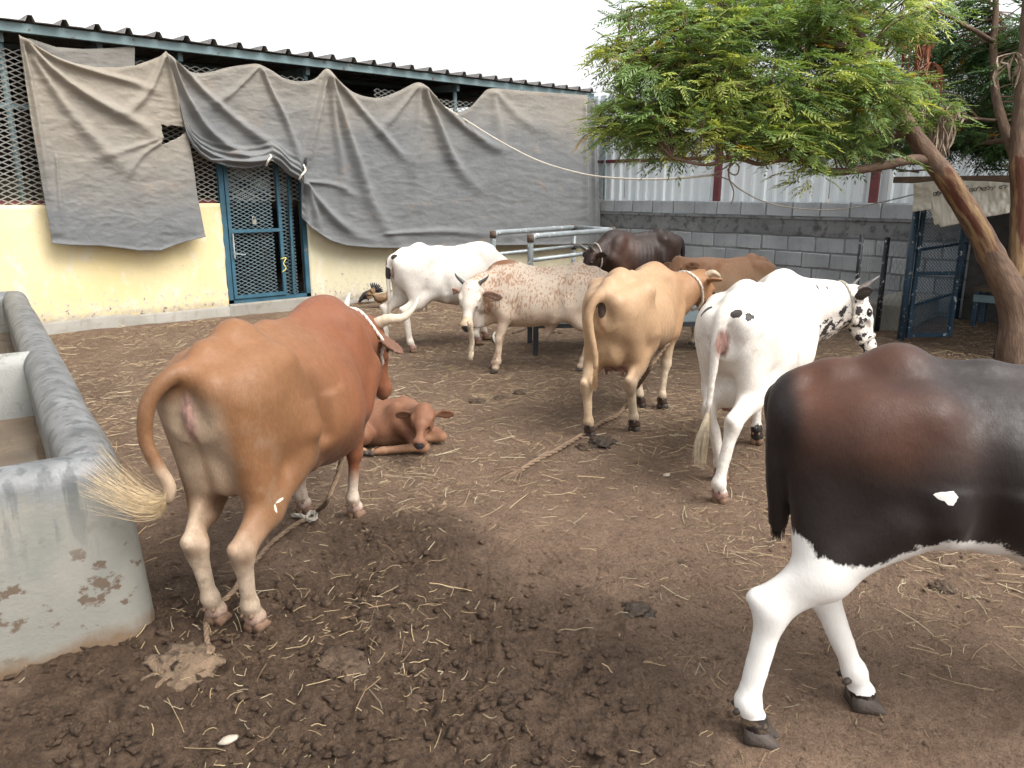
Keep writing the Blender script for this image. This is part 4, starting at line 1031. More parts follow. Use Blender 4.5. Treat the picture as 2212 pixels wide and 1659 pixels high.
    # underside
    if udder:
        F_.ell((-.33, 0, .555 - .03 * (udder - .8)), (.14 * udder, .115 * udder, .125 * udder), .05)
        for ex in (-.04, .05):
            for e in (-1, 1): F_.cone((-.34 + ex, e * .05, .48), (-.34 + ex + .005, e * .058, .40 - .02 * udder + .03), .020 * udder, .013, .015)
    if sheath: F_.cone((-.08, 0, .50), (-.02, 0, .50 - .13 * sheath), .06, .032, .05); F_.ell((-.40, 0, .53), (.045, .05, .075), .03)
    if deep: F_.ell((-.47, 0, .60), (.10, .10, .13), .06)
    # cleft between the buttocks
    F_.cone((-.70, 0, .90), (-.64, 0, .50), .014, .030, .03, cut=True); F_.cone((-.62, 0, .66 - deep), (-.50, 0, .40 - deep), .022, .05, .04, cut=True)
    if deep: F_.cone((-.625, 0, .78), (-.565, 0, .48), .010, .030, .022, cut=True); F_.cone((-.565, 0, .48), (-.44, 0, .42), .032, .055, .03, cut=True)
    if not sheath: F_.ell((-.618, 0, .83), (.028, .030, .07), .018)
    # flank fold
    for e in (-1, 1): F_.cone((-.24, e * .17, zb[3] + .07), (-.10, e * .15, zb[4] + .05), .05, .035, .05)
    # tail
    tc = catmull(tl, 5); n = len(tc); F_.chain(tc, [tail_r * (1 - .62 * i / (n - 1)) for i in range(n)], .022)
    V, Q = F_.skin(3)
    V = V + (.0022 * fbm(V * 9, 3))[:, None] * np.array((1, 1, 1))
    sy = np.sign(V[:, 1]); rm = sstep(-.14, -.06, V[:, 0]) * sstep(.30, .22, V[:, 0]) * sstep(.10, .16, np.abs(V[:, 1])) * sstep(.58, .66, V[:, 2]) * sstep(.97, .90, V[:, 2])
    V[:, 1] += sy * .0034 * bony * rm * np.sin((V[:, 0] + .25 * V[:, 2]) * 2 * np.pi / .062)
    V[:, 1] += sy * .006 * fbm(V * 4.5 + 3, 3) * sstep(.35, .5, V[:, 2])
    me = np_mesh('body', V, Q)
    A = dict(patch=np.full(len(V), -1.), spk=np.full(len(V), -2.), pink=np.zeros(len(V)), dirt=np.zeros(len(V)))
    pq = (V - pl) @ np.array([H.f, H.s, H.u]).T / H.q
    A['hq'] = pq
    A['ear'] = np.max([1 - np.sqrt(((((V - c_) @ R_.T) / (np.array((.105, .062, .040)) * q_)) ** 2).sum(1)) for c_, R_, q_ in H.ears], 0)
    A['nose'] = sstep(.022, -.012, np.sqrt(((pq - np.array((.432, 0, -.082))) / np.array((.75, 1.25, .95))) ** 2 @ np.ones(3)) - .037)
    rgb = coat(V, A, J)
    cattr(me, 'coat', rgb)
    for k_ in ('patch', 'spk', 'pink', 'dirt', 'nose'): fattr(me, k_, A[k_])
    body = link('body', me, m_coat, root, True)
    for key in J: hoof(root, (J[key][0], J[key][1], 0), 0.0 + (.08 if key[1] == 'L' else -.08), hoofm or m_hoofd, hs)
    for e in (-1, 1):
        bm = bmesh.new(); bmesh.ops.create_uvsphere(bm, u_segments=14, v_segments=10, radius=.0185 * H.q); em = bpy.data.meshes.new('eye'); bm.to_mesh(em); bm.free()
        o = link('eye', em, m_eye, root, True); o.location = H(.152, e * .079, -.028)
    if horns: horns(root, H)
    if hair: hair(root, tc)
    return root, H
def zmix(a, b, f): return np.array(a)[None] * (1 - f[:, None]) + np.array(b)[None] * f[:, None]
def cmix(c, b, f): return c * (1 - f[:, None]) + np.array(b)[None] * f[:, None]
# ================================================================ THE HERD
def to_local(loc, deg, s, wpt):
    a = math.radians(deg); d = np.array(wpt, float) - np.array((loc[0], loc[1], 0)); c, q = math.cos(a), math.sin(a)
    return np.array((c * d[0] + q * d[1], -q * d[0] + c * d[1], d[2])) / s
def n3(V, f, o=3, off=0): return fbm(V * f + off, o)
def legmask(V): return sstep(.60, .40, V[:, 2])

# ---- red-brown cow tethered by the trough
def coat_A(V, A, J):
    x, y, z = V.T; n = n3(V, 6)
    c = zmix((.212, .106, .049), (.200, .076, .037), sstep(-.35, .35, x + .2 * n))
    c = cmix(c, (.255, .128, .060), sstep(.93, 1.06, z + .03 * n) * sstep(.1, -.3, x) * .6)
    rear = sstep(-.40, -.58, x - .10 * (z - .7)) * sstep(.15, .06, np.abs(y) + .02 * n) * sstep(.96, .84, z)
    c = cmix(c, (.44, .35, .255), rear * .85); c = cmix(c, (.20, .12, .075), sstep(.022, .006, np.abs(y)) * (x < -.5) * sstep(.80, .74, z) * sstep(.40, .5, z) * .5)
    inn = sstep(.17, .06, np.abs(y - .5 * (np.where(y > -.06, .02, -.15) + .0))); c = cmix(c, (.47, .39, .30), sstep(.52, .22, z + .10 * n) * (x < 0) * .9)
    c = cmix(c, (.30, .165, .085), sstep(.10, .02, np.abs(z - .345 + .04 * n)) * (x < -.1) * .75 * sstep(-.66, -.56, x))
    c = cmix(c, (.16, .10, .06), sstep(.05, .01, np.hypot(z - .335, (x + .665) * 1.2)) * .7)
    c = cmix(c, (.58, .50, .42), sstep(.30, .16, z + .05 * n) * (x > 0))
    c = cmix(c, (.56, .47, .37), sstep(.56, .48, z) * sstep(.10, .03, np.abs(y)) * (x < .1) * (x > -.35))
    c = cmix(c, (.10, .045, .02), sstep(.9, .2, np.sqrt(((x + .20) / .16) ** 2 + ((y + .24) / .12) ** 2 + ((z - .84) / .17) ** 2) + .5 * n) * .38)
    A['pink'] = np.where(x < -.55, 1 - np.sqrt((y / .036) ** 2 + ((z - .84) / .115) ** 2), -1.) * .9 + .25
    A['pink'] = np.where((x < -.55), A['pink'], 0); A['pink'] = np.maximum(A['pink'], .55 * sstep(.115, .06, z))
    ruf = sstep(.15, .5, n3(V, 2.6, 3, 2) + .5 * sstep(.75, .55, z) * sstep(-.3, -.1, x) * sstep(.35, .2, x)); c = cmix(c, (.10, .045, .02), ruf * .45 * (np.abs(y) > .1) * sstep(.45, .55, z))
    A['patch'] = blobs(V, [((-.47, -.19, .485), (.035, .05, .009)), ((-.50, -.19, .46), (.008, .05, .028))])
    A['patch'] = np.where(y < 0, A['patch'], -1)
    A['dirt'] = np.maximum(np.maximum(sstep(.7, .3, z) * .6, 1.3 * sstep(.09, .05, z)), .55 * sstep(-.3, -.55, x) * sstep(1.0, .8, z))
    c = cmix(c, (.20, .105, .052), sstep(-.640, -.665, x) * sstep(.64, .72, z)); c = cmix(c, (.14, .085, .06), sstep(0, .2, A['ear']) * .7); c = cmix(c, (.17, .05, .022), sstep(.10, .03, np.abs(A['hq'][:, 0])) * sstep(.12, .05, np.abs(A['hq'][:, 1])) * (A['hq'][:, 2] > -.06) * .8)
    return c
def horns_A(root, H):
    for e in (1, -1):
        horn_obj(root, [H(.0, e * .06, -.02), H(-.02, e * .13, .0), H(-.01, e * .21, .035), H(-.035, e * .255, .095), H(-.07, e * .27, .15)] if e < 0 else
                 [H(.0, .06, -.02), H(-.03, .12, .01), H(-.045, .17, .06), H(-.07, .19, .13), H(-.09, .20, .19)], .030, (.55, .46, .34), (.40, .38, .33))
m_A = coat_mat('red_brown_coat', patch=(.62, .55, .46), rough=.5, hair=.55, dirt=.35)
def hair_A(root, tc):
    m = simple('straw_hair', (.44, .33, .19), .6, .35, 40)
    switch(root, [(-.719, .055, .64), (-.716, .048, .585), (-.728, .075, .545), (-.745, .14, .56), (-.765, .225, .62), (-.78, .31, .695)], 330, .030, m, 3, 1.6, .0009, 1.9)
PA = ((1.366, 2.938), 35, .98)
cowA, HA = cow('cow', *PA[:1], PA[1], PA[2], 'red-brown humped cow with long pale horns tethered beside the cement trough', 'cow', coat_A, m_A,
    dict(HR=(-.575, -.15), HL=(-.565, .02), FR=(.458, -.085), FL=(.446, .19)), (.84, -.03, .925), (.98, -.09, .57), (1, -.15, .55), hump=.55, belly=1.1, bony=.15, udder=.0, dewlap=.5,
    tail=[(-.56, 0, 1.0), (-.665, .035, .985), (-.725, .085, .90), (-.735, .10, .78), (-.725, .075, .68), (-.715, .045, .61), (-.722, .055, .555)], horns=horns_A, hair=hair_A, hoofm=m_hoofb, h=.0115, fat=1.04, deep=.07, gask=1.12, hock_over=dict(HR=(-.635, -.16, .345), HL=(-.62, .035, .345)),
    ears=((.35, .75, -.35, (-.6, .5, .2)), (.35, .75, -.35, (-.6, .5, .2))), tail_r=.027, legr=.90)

# ---- white cow, black spots on head
def white_base(V, n): return zmix((.74, .715, .665), (.66, .62, .55), np.clip(.5 + n, 0, 1) * .4)
def coat_F(V, A, J):
    x, y, z = V.T; n = n3(V, 5); hq = A['hq']; c = white_base(V, n)
    A['patch'] = blobs(V, [((-.61, -.050, .982), (.05, .036, .024)), ((-.60, -.105, .962), (.04, .028, .030)), ((-.57, .125, .985), (.035, .032, .032)), ((-.58, .15, .965), (.03, .02, .02)), ((-.62, .045, .97), (.02, .02, .03)), ((.60, -.20, 1.0), (.014, .03, .02)), ((.52, -.2, 1.02), (.012, .04, .02)), ((.58, -.13, .70), (.05, .06, .028))])
    fore = (x > .2) & (z < .16); A['patch'] = np.where(fore, .35 * (1 - z / .15), A['patch'])
    eye = np.minimum(np.sqrt(((hq - np.array((.152, .082, -.028))) / np.array((.032, .03, .024))) ** 2 @ np.ones(3)), np.sqrt(((hq - np.array((.152, -.082, -.028))) / np.array((.032, .03, .024))) ** 2 @ np.ones(3)))
    A['patch'] = np.maximum(A['patch'], 1 - eye)
    ear = A['ear'] > 0.05; A['patch'] = np.where(ear, .4, A['patch'])
    head = sstep(.0, .05, hq[:, 0]) * sstep(.30, .22, np.abs(hq).max(1))
    cheek = sstep(-.03, -.07, hq[:, 2]) * (hq[:, 0] > .02) * (hq[:, 0] < .36)
    neck = sstep(.50, .62, x) * sstep(.86, .68, z)
    A['spk'] = -.5 + np.maximum(np.maximum(cheek * 1.02, neck * .94), .86 * (hq[:, 0] > -.03) * (hq[:, 0] < .3) * (np.abs(hq[:, 1]) < .12) * (hq[:, 2] > -.2)); A['spk'] = np.where((z < .50) | (x < .46), -1.0, A['spk'])
    A['pink'] = np.where((x < -.54) & (np.abs(y) < .055), 1.1 - np.sqrt((y / .05) ** 2 + ((z - .83) / .12) ** 2), 0)
    A['pink'] = np.maximum(A['pink'], sstep(.50, .42, z) * (x < -.2) * (x > -.5) * (np.abs(y) < .1) * (np.abs(V[:, 0] + .34) < .11) * .65); A['pink'] = np.maximum(A['pink'], .75 * sstep(.11, .06, z) * (x < 0))
    A['dirt'] = np.maximum(.9 * blobs(V, [((-.60, .14, .82), (.12, .12, .12)), ((-.60, -.16, .86), (.10, .10, .11))]).clip(0, 1) * 1.5, sstep(.5, .1, z) * .25)
    return c
m_F = coat_mat('white_black_coat', speck=(.03, .026, .026), sp_scale=24, sp_sc=(1, 1, 1), rough=.5, hair=.3, dirt=.18, var=.05, pamp=.75, pscale=34)
def horns_F(root, H):
    for e in (1, -1): horn_obj(root, [H(.0, e * .05, -.02), H(-.01, e * .07, .03), H(-.02, e * .088, .09), H(-.025, e * .098, .15)], .027, (.16, .13, .11), (.05, .048, .045), .3)
def hair_F(root, tc):
    switch(root, [(-.665, .05, .46), (-.675, .06, .36), (-.68, .07, .26), (-.67, .075, .14)], 260, .034, simple('cream_hair', (.62, .54, .40), .6, .25, 40), 5, .9, .0018, .25)
PF = ((3.96, 2.276), 14, .98)
cow('cow', PF[0], PF[1], PF[2], 'white cow with black spotted face and rope halter', 'cow', coat_F, m_F,
    dict(HR=(-.76, -.075), HL=(-.44, .03), FR=(.52, -.12), FL=(.33, .06)), (.86, -.335, .965), (.955, -.50, .635), (.75, -.55, .55), hump=.55, belly=.4, bony=.55, udder=1.25, dewlap=.4,
    tail=[(-.56, 0, 1.0), (-.635, .015, .965), (-.66, .03, .84), (-.66, .04, .68), (-.665, .05, .46)], horns=horns_F, hair=hair_F, hoofm=m_hoofb, h=.0115, neck_mid=(.05, -.04, 0),
    ears=((-.45, .85, -.1, (.3, .4, -.5)), (-.45, .85, -.1, (.3, .4, -.5))), tail_r=.032, legr=.97)
cowF = bpy.data.objects['cow.001']

# ---- lean tan cow seen from behind
def coat_E(V, A, J):
    x, y, z = V.T; n = n3(V, 6)
    c = zmix((.43, .290, .175), (.37, .225, .125), sstep(.0, .6, x + .15 * n)); c = cmix(c, (.30, .135, .05), sstep(.55, .9, x) * .6)
    c = cmix(c, (.58, .49, .37), sstep(.56, .30, z + .08 * n) * .95); c = cmix(c, (.56, .40, .24), sstep(-.35, -.6, x) * sstep(.9, .7, z) * sstep(.18, .05, np.abs(y)) * .6)
    c = cmix(c, (.16, .09, .045), sstep(.08, .03, np.abs(z - .33)) * (x < -.2) * (np.abs(y) < .25) * .25)
    A['patch'] = np.where((x < -.5) & (np.abs(y) < .045), 1.0 - np.sqrt(((y - .004) / .028) ** 2 + ((z - .885) / .052) ** 2), -1)
    A['pink'] = .75 * sstep(.60, .5, z) * (np.abs(x + .34) < .13) * sstep(.13, .08, np.abs(y)) * (z > .36)
    A['pink'] = A['pink'] * (np.abs(y) < .13)
    A['patch'] = np.maximum(A['patch'], np.where(z < .115, .4 * (1 - z / .10), -1))
    A['dirt'] = np.maximum(sstep(.5, .1, z) * .5, .45 * sstep(-.3, -.55, x) * sstep(1.0, .8, z))
    return c
m_E = coat_mat('tan_coat', patch=(.055, .035, .026), rough=.5, hair=.4, dirt=.3, var=.1)
def horns_E(root, H):
    for e in (1, -1): horn_obj(root, [H(.0, e * .055, -.02), H(-.01, e * .105, .01), H(.04, e * .135, .035), H(.09, e * .12, .04)], .024, (.50, .40, .28), (.06, .05, .045), .6)
cow('cow', (4.159, 3.351), 20, .97, 'lean tan cow with short horns and a white neck rope', 'cow', coat_E, m_E,
    dict(HR=(-.31, -.135), HL=(-.57, .09), FR=(.35, -.13), FL=(.30, .03)), (.87, -.24, .985), (.99, -.34, .62), (1, -.3, .6), neck_mid=(0, 0, -.035), neckr=.92, hump=.3, belly=-.2, bony=1.0, udder=1.0, dewlap=.4, thigh=.86, deep=.03, hock_over=dict(HR=(-.44, -.14, .375), HL=(-.62, .10, .37)),
    tail=[(-.56, 0, 1.0), (-.645, .03, .965), (-.685, .07, .86), (-.675, .06, .74), (-.655, .035, .60), (-.65, .03, .50)], horns=horns_E, hoofm=m_hoofd, h=.012, fat=.93,
    hair=lambda r, tc: switch(r, [(-.65, .03, .52), (-.655, .03, .42), (-.65, .03, .34)], 120, .022, simple('tan_hair', (.42, .27, .15)), 6, .8, .0018, .2), ears=((-.2, .9, -.35, (.5, .2, -.5)), (-.2, .9, -.35, (.5, .2, -.5))), legr=.92)

# ---- white cow at the feed rack, seen from the right rear
def coat_C(V, A, J):
    x, y, z = V.T; n = n3(V, 5); c = white_base(V, n); c = cmix(c, (.62, .52, .40), sstep(.62, .5, z) * .35)
    A['patch'] = blobs(V, [((-.60, -.075, .915), (.05, .035, .075)), ((-.62, -.045, .99), (.04, .04, .03)), ((-.66, .05, .93), (.05, .035, .05)), ((-.66, .03, .83), (.05, .028, .07))])
    A['pink'] = np.where((x < -.56) & (y < 0) & (y > -.05) & (z > .68), 1.0 - np.sqrt(((y + .02) / .05) ** 2 + ((z - .83) / .15) ** 2), 0); A['pink'] = np.maximum(A['pink'], .8 * sstep(.13, .07, z))
    A['dirt'] = np.maximum(sstep(.55, .1, z) * .35, blobs(V, [((-.35, -.22, .82), (.12, .1, .12))]).clip(0, 1) * 1.2)
    return c
cow('cow', (4.78, 6.29), -11, .95, 'white cow with black patches under its tail feeding at the pipe rack', 'cow', coat_C, coat_mat('white_coat', speck=(.03, .03, .03), rough=.5, hair=.3, dirt=.25, var=.05),
    dict(HR=(-.50, -.17), HL=(-.66, .10), FR=(.30, -.12), FL=(.52, .10)), (.84, .03, .80), (.98, .05, .44), (1, 0, .3), hump=.35, belly=.35, bony=.5, udder=.8, dewlap=.5, hoofm=m_hoofb, h=.013, fat=1.05,
    tail=[(-.56, 0, 1.0), (-.64, .02, .96), (-.665, .04, .84), (-.66, .05, .68), (-.655, .06, .50)],
    hair=lambda r, tc: switch(r, [(-.655, .06, .52), (-.66, .06, .36), (-.655, .06, .24)], 120, .026, simple('pale_hair', (.60, .53, .42)), 7, .8, .002, .2), legr=.97)

# ---- speckled young bull looking at the camera
PD = ((4.74, 4.83), 134, .86)
d_poll = to_local(*PD, atd(1018, 612, 6.53)); d_muz = to_local(*PD, atd(1006, 692, 6.36)); d_up = to_local((0, 0), PD[1], 1, (-.62, -.62, .95))
def coat_D(V, A, J):
    x, y, z = V.T; n = n3(V, 5); hq = A['hq']
    c = zmix((.66, .575, .475), (.60, .50, .40), np.clip(.5 + n, 0, 1)); c = cmix(c, (.63, .50, .38), sstep(.75, .55, z) * .7)
    hd = (hq[:, 0] > -.02) & (np.abs(hq[:, 1]) < .105) & (np.abs(hq).max(1) < .5); c = np.where(hd[:, None], np.array((.66, .61, .54))[None], c)
    c = np.where((hd & (hq[:, 0] > .33))[:, None], np.array((.60, .47, .33))[None], c)
    A['spk'] = .41 + .30 * n + .18 * sstep(.40, .62, x) * (~hd) - .06 * sstep(.15, -.4, x) - .22 * sstep(.75, .52, z)
    A['spk'] = np.where(hd, .34 - .22 * sstep(.05, .25, hq[:, 0]), A['spk'])
    A['patch'] = blobs(V, [((.44, 0, 1.13), (.17, .10, .05)), ((.60, 0, 1.04), (.14, .09, .05)), ((.44, .17, .37), (.06, .035, .06))])
    A['patch'] = np.minimum(A['patch'], .5 * n + .05 + (x > .3) * .05)
    A['pink'] = np.where(A['ear'] > 0, .55, 0)
    A['pink'] = np.maximum(A['pink'], np.where((np.abs(x + .40) < .07) & (z < .58) & (np.abs(y) < .07), .9, 0))
    A['dirt'] = sstep(.4, .1, z) * .3
    return c
def horns_D(root, H):
    for e in (1, -1): horn_obj(root, [H(.0, e * .055, -.015), H(-.02, e * .09, .01), H(-.045, e * .13, .03), H(-.075, e * .155, .045)], .021, (.10, .09, .085), (.05, .05, .05), .3)
cow('bull', PD[0], PD[1], PD[2], 'cream young bull speckled with reddish brown, head turned to look out', 'bull', coat_D, coat_mat('roan_coat', patch=(.22, .105, .055), speck=(.35, .215, .14), sp_scale=52, sp_sc=(1, 1, .40), rough=.55, hair=.45, dirt=.2, var=.1, edge=.5),
    dict(FL=(.50, .19), FR=(.53, -.04), HL=(-.37, .05), HR=(-.52, -.14)), d_poll, d_muz, d_up, hump=.75, belly=.1, bony=.1, dewlap=1.7, sheath=1.0, hoofm=m_hoofd, h=.0115, horns=horns_D, hL=.46, neck_mid=(.06, .0, -.02), fat=1.02, wide=1.12,
    ears=((.10, 1, -.35, (.8, 0, .2)), (.05, .9, -.15, (.8, 0, .2))), legr=1.0, neckr=1.1,
    hair=lambda r, tc: switch(r, [(-.66, 0, .56), (-.66, 0, .4), (-.65, 0, .25)], 100, .024, simple('tail_tuft', (.35, .25, .17)), 8, .8, .002, .2))

# ---- dark cow at the right, walking out of the picture
def coat_G(V, A, J):
    x, y, z = V.T; n = n3(V, 3.2, 3); m = n3(V, 1.9, 3, 5)
    red = sstep(-.25, .55, m + .4 * n + .40 * sstep(.70, 1.05, z) - .15 * sstep(.95, .75, z) * sstep(-.3, -.5, x) - .05 + .25 * sstep(-.1, .2, x) * sstep(.9, .7, z) - .16); red = red * sstep(-.63, -.57, x)
    c = zmix((.017, .0115, .0105), (.085, .035, .019), red); c = cmix(c, (.085, .062, .055), sstep(.95, 1.06, z) * sstep(-.15, .25, x) * .75)  # grey sheen along the loin is painted into the coat colour
    zb = np.interp(x, [-.70, -.60, -.50, -.42, -.38, -.33, -.25, -.10, .0, .10, .22, .35, .6], [.655, .635, .575, .575, .595, .62, .665, .655, .600, .53, .47, .42, .2])
    side = np.abs(y)
    under = zb - z + .05 * sstep(.16, .05, side) * (x > -.25)
    A['patch'] = np.where((z < .72), under * 2.2, -1)
    A['patch'] = np.maximum(A['patch'], blobs(V, [((-.262, -.26, .790), (.028, .07, .011)), ((-.250, -.26, .787), (.010, .07, .021))]) * .9)
    A['patch'] = np.where(z < .085 + .02 * n, -.4, A['patch']); A['patch'] = np.where((x < -.585) & (z > .54) & (y > -.115) & (y < .05), -.6, A['patch'])
    A['dirt'] = np.maximum(sstep(.25, .1, z) * .7, .30 * sstep(.60, .35, z))
    return c
m_G = coat_mat('black_brown_coat', patch=(.70, .68, .64), rough=.5, hair=.4, dirt=.3, var=.14, pscale=18, edge=.05, sheen=.08)
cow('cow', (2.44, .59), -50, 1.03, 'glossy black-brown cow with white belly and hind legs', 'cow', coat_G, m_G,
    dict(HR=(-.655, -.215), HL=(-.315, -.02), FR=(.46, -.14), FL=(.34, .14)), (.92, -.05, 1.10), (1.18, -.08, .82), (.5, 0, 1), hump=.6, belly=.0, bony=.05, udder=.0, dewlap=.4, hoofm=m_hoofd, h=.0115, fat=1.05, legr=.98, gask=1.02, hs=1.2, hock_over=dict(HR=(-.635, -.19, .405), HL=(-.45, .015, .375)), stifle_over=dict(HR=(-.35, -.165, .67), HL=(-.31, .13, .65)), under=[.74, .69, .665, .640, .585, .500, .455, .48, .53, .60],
    tail=[(-.56, 0, 1.01), (-.612, -.03, .98), (-.630, -.055, .89), (-.628, -.07, .76), (-.618, -.07, .66), (-.615, -.065, .60)], tail_r=.042,
    hair=lambda r, tc: switch(r, [(-.625, -.07, .72), (-.618, -.07, .66), (-.615, -.066, .60), (-.612, -.065, .55)], 200, .022, simple('black_hair', (.012, .010, .010), .45), 9, .8, .002, .15), horns=horns_E)

# ---- dark brown cow beyond the rack
def coat_H(V, A, J):
    x, y, z = V.T; n = n3(V, 3); c = zmix((.030, .017, .013), (.066, .032, .021), sstep(-.2, .4, n + .3 * sstep(.8, .6, z))); c = cmix(c, (.015, .011, .010), sstep(-.5, -.62, x) * .8); c = cmix(c, (.02, .014, .012), sstep(1.0, 1.1, z) * .6); return c
cow('cow', (8.07, 6.48), 166, .98, 'dark brown cow with a pale neck rope in front of the block wall', 'cow', coat_H, coat_mat('dark_brown_coat', rough=.5, hair=.4, dirt=.1),
    dict(HR=(-.47, -.15), HL=(-.50, .15), FR=(.46, -.14), FL=(.46, .14)), (.80, .05, .86), (.98, .08, .52), (1, 0, .4), hump=.5, belly=.3, bony=.7, dewlap=.4, h=.015, horns=horns_F,
    tail=[(-.56, 0, 1.0), (-.66, .03, .97), (-.70, .06, .86), (-.70, .07, .68), (-.68, .07, .50)], tail_r=.045, ears=((-.1, 1, -.1, (.5, 0, .6)), (-.1, 1, -.1, (.5, 0, .6))))
# ---- tan heifer beyond
def coat_I(V, A, J):
    x, y, z = V.T; n = n3(V, 4); c = zmix((.34, .22, .135), (.29, .155, .085), sstep(.80, 1.05, z + .05 * n)); c = cmix(c, (.50, .36, .22), sstep(-.56, -.62, x) * .6); c = cmix(c, (.52, .43, .33), sstep(.5, .3, z)); return c
cow('heifer', (7.04, 4.44), 164, .84, 'fawn brown heifer standing against the block wall behind the tan cow', 'heifer', coat_I, coat_mat('fawn_coat', rough=.55, hair=.4, dirt=.1),
    dict(HR=(-.47, -.15), HL=(-.50, .15), FR=(.42, -.14), FL=(.56, .14)), (.90, .12, 1.11), (1.14, .24, .84), (.6, .2, .8), hump=.15, belly=.2, bony=.3, dewlap=.3, h=.014, hL=.38,
    tail=[(-.56, 0, 1.0), (-.65, -.01, .96), (-.68, -.02, .84), (-.67, -.02, .66), (-.66, -.02, .5)])

# ---- calf lying down
def calf():
    loc, deg, s = (2.50, 4.02), -52, 1.0
    root = empty('calf', (loc[0], loc[1], gz(*loc)), math.radians(deg), 'small red-brown calf lying on the ground beyond the red-brown cow', 'calf')
    F_ = Field((-.52, -.66, -.03), (.62, .34, .60), .0075)
    xs = [-.36, -.30, -.20, -.08, .05, .15, .22, .28]; zt = [.20, .25, .285, .275, .285, .30, .29, .25]; zb = [.02, -.01, -.02, -.02, -.02, .0, .03, .08]; wd = [.06, .11, .145, .155, .145, .12, .10, .07]
    F_.loft(xs, zt, zb, wd, egg=.22, pw=2.1, k=.03)
    for e in (-1, 1): F_.ell((-.19, e * .09, .255), (.04, .03, .03), .03); F_.ell((.13, e * .085, .19), (.07, .04, .10), .03)
    # folded hind leg on the near (right) side
    F_.cone((-.24, -.10, .16), (-.05, -.19, .10), .10, .06, .04); F_.cone((-.05, -.19, .10), (-.26, -.225, .045), .05, .034, .03); F_.cone((-.26, -.225, .045), (-.08, -.25, .028), .026, .020, .02); F_.cone((-.08, -.25, .028), (-.02, -.255, .024), .024, .022, .015)
    # forelegs: near one folded flat with the shank pointing back, far one tucked under
    F_.cone((.17, -.09, .15), (.28, -.14, .06), .055, .036, .03); F_.cone((.28, -.14, .06), (.33, -.17, .045), .038, .034, .02); F_.cone((.33, -.17, .045), (.10, -.24, .030), .030, .021, .02); F_.cone((.10, -.24, .03), (.045, -.255, .026), .024, .022, .015)
    F_.cone((.20, .07, .14), (.34, .05, .06), .05, .036, .03); F_.cone((.34, .05, .06), (.39, .03, .05), .038, .034, .02); F_.cone((.37, .03, .04), (.18, -.02, .03), .028, .02, .02)
    poll = to_local(loc, deg, s, atd(915, 882, 4.50)); muz = to_local(loc, deg, s, atd(905, 940, 4.36))
    up = to_local((0, 0), deg, 1, (-.62, -.62, .9))
    f, s_, u = frame(muz - poll, up); q = .245 / .42
    ce, te = poll + (f * .02 - u * .05) * q, poll + (f * .06 - u * .13) * q
    F_.chain(catmull([(.14, 0, .20), lerp((.22, 0, .22), ce, .5) + np.array((0, 0, -.02)), ce], 4), np.linspace(.06, .032, 9), .04); F_.chain(catmull([(.22, 0, .16), lerp((.27, 0, .16), te, .5), te], 4), np.linspace(.07, .036, 9), .04)
    H = build_head(F_, poll, muz, up, ((-.12, 1, -.12, (.8, 0, .3)), (-.12, 1, -.35, (.8, 0, .3))), .25, wide=1.25)
    F_.chain([(-.36, .0, .19), (-.41, -.05, .12), (-.40, -.12, .04)], [.02, .014, .01], .02)
    V, Q = F_.skin(2); me = np_mesh('body', V, Q); x, y, z = V.T; n = n3(V, 9); hq = (V - poll) @ np.array([H.f, H.s, H.u]).T / H.q
    c = zmix((.225, .112, .065), (.19, .085, .046), np.clip(.5 + n, 0, 1)); c = cmix(c, (.43, .26, .16), sstep(.09, .03, z) * .8)
    c = np.where(((np.abs(hq[:, 1]) > .11) & (hq[:, 0] < .15) & (hq[:, 0] > -.15) & (hq[:, 2] > -.2))[:, None], c * .8, c)
    cattr(me, 'coat', c); N_ = len(V); fattr(me, 'patch', np.full(N_, -1.)); fattr(me, 'spk', np.full(N_, -2.)); fattr(me, 'pink', np.zeros(N_)); fattr(me, 'dirt', sstep(.1, .0, z) * .3)
    fattr(me, 'nose', sstep(.022, -.012, np.sqrt(((hq - np.array((.432, 0, -.082))) / np.array((.75, 1.2, .95))) ** 2 @ np.ones(3)) - .040))
    link('body', me, coat_mat('calf_coat', rough=.6, hair=.5, dirt=.0, var=.14, sheen=.03), root, True)
    for e in (-1, 1):
        bm = bmesh.new(); bmesh.ops.create_uvsphere(bm, u_segments=14, v_segments=10, radius=.0205 * H.q); em = bpy.data.meshes.new('eye'); bm.to_mesh(em); bm.free(); o = link('eye', em, m_eye, root, True); o.location = H(.152, e * .083, -.028)
    for p, yw in (((.035, -.258, .0), 2.9), ((-.005, -.256, .0), .1)):
        hoof(root, p, yw, m_hoofd, .62)
calf()

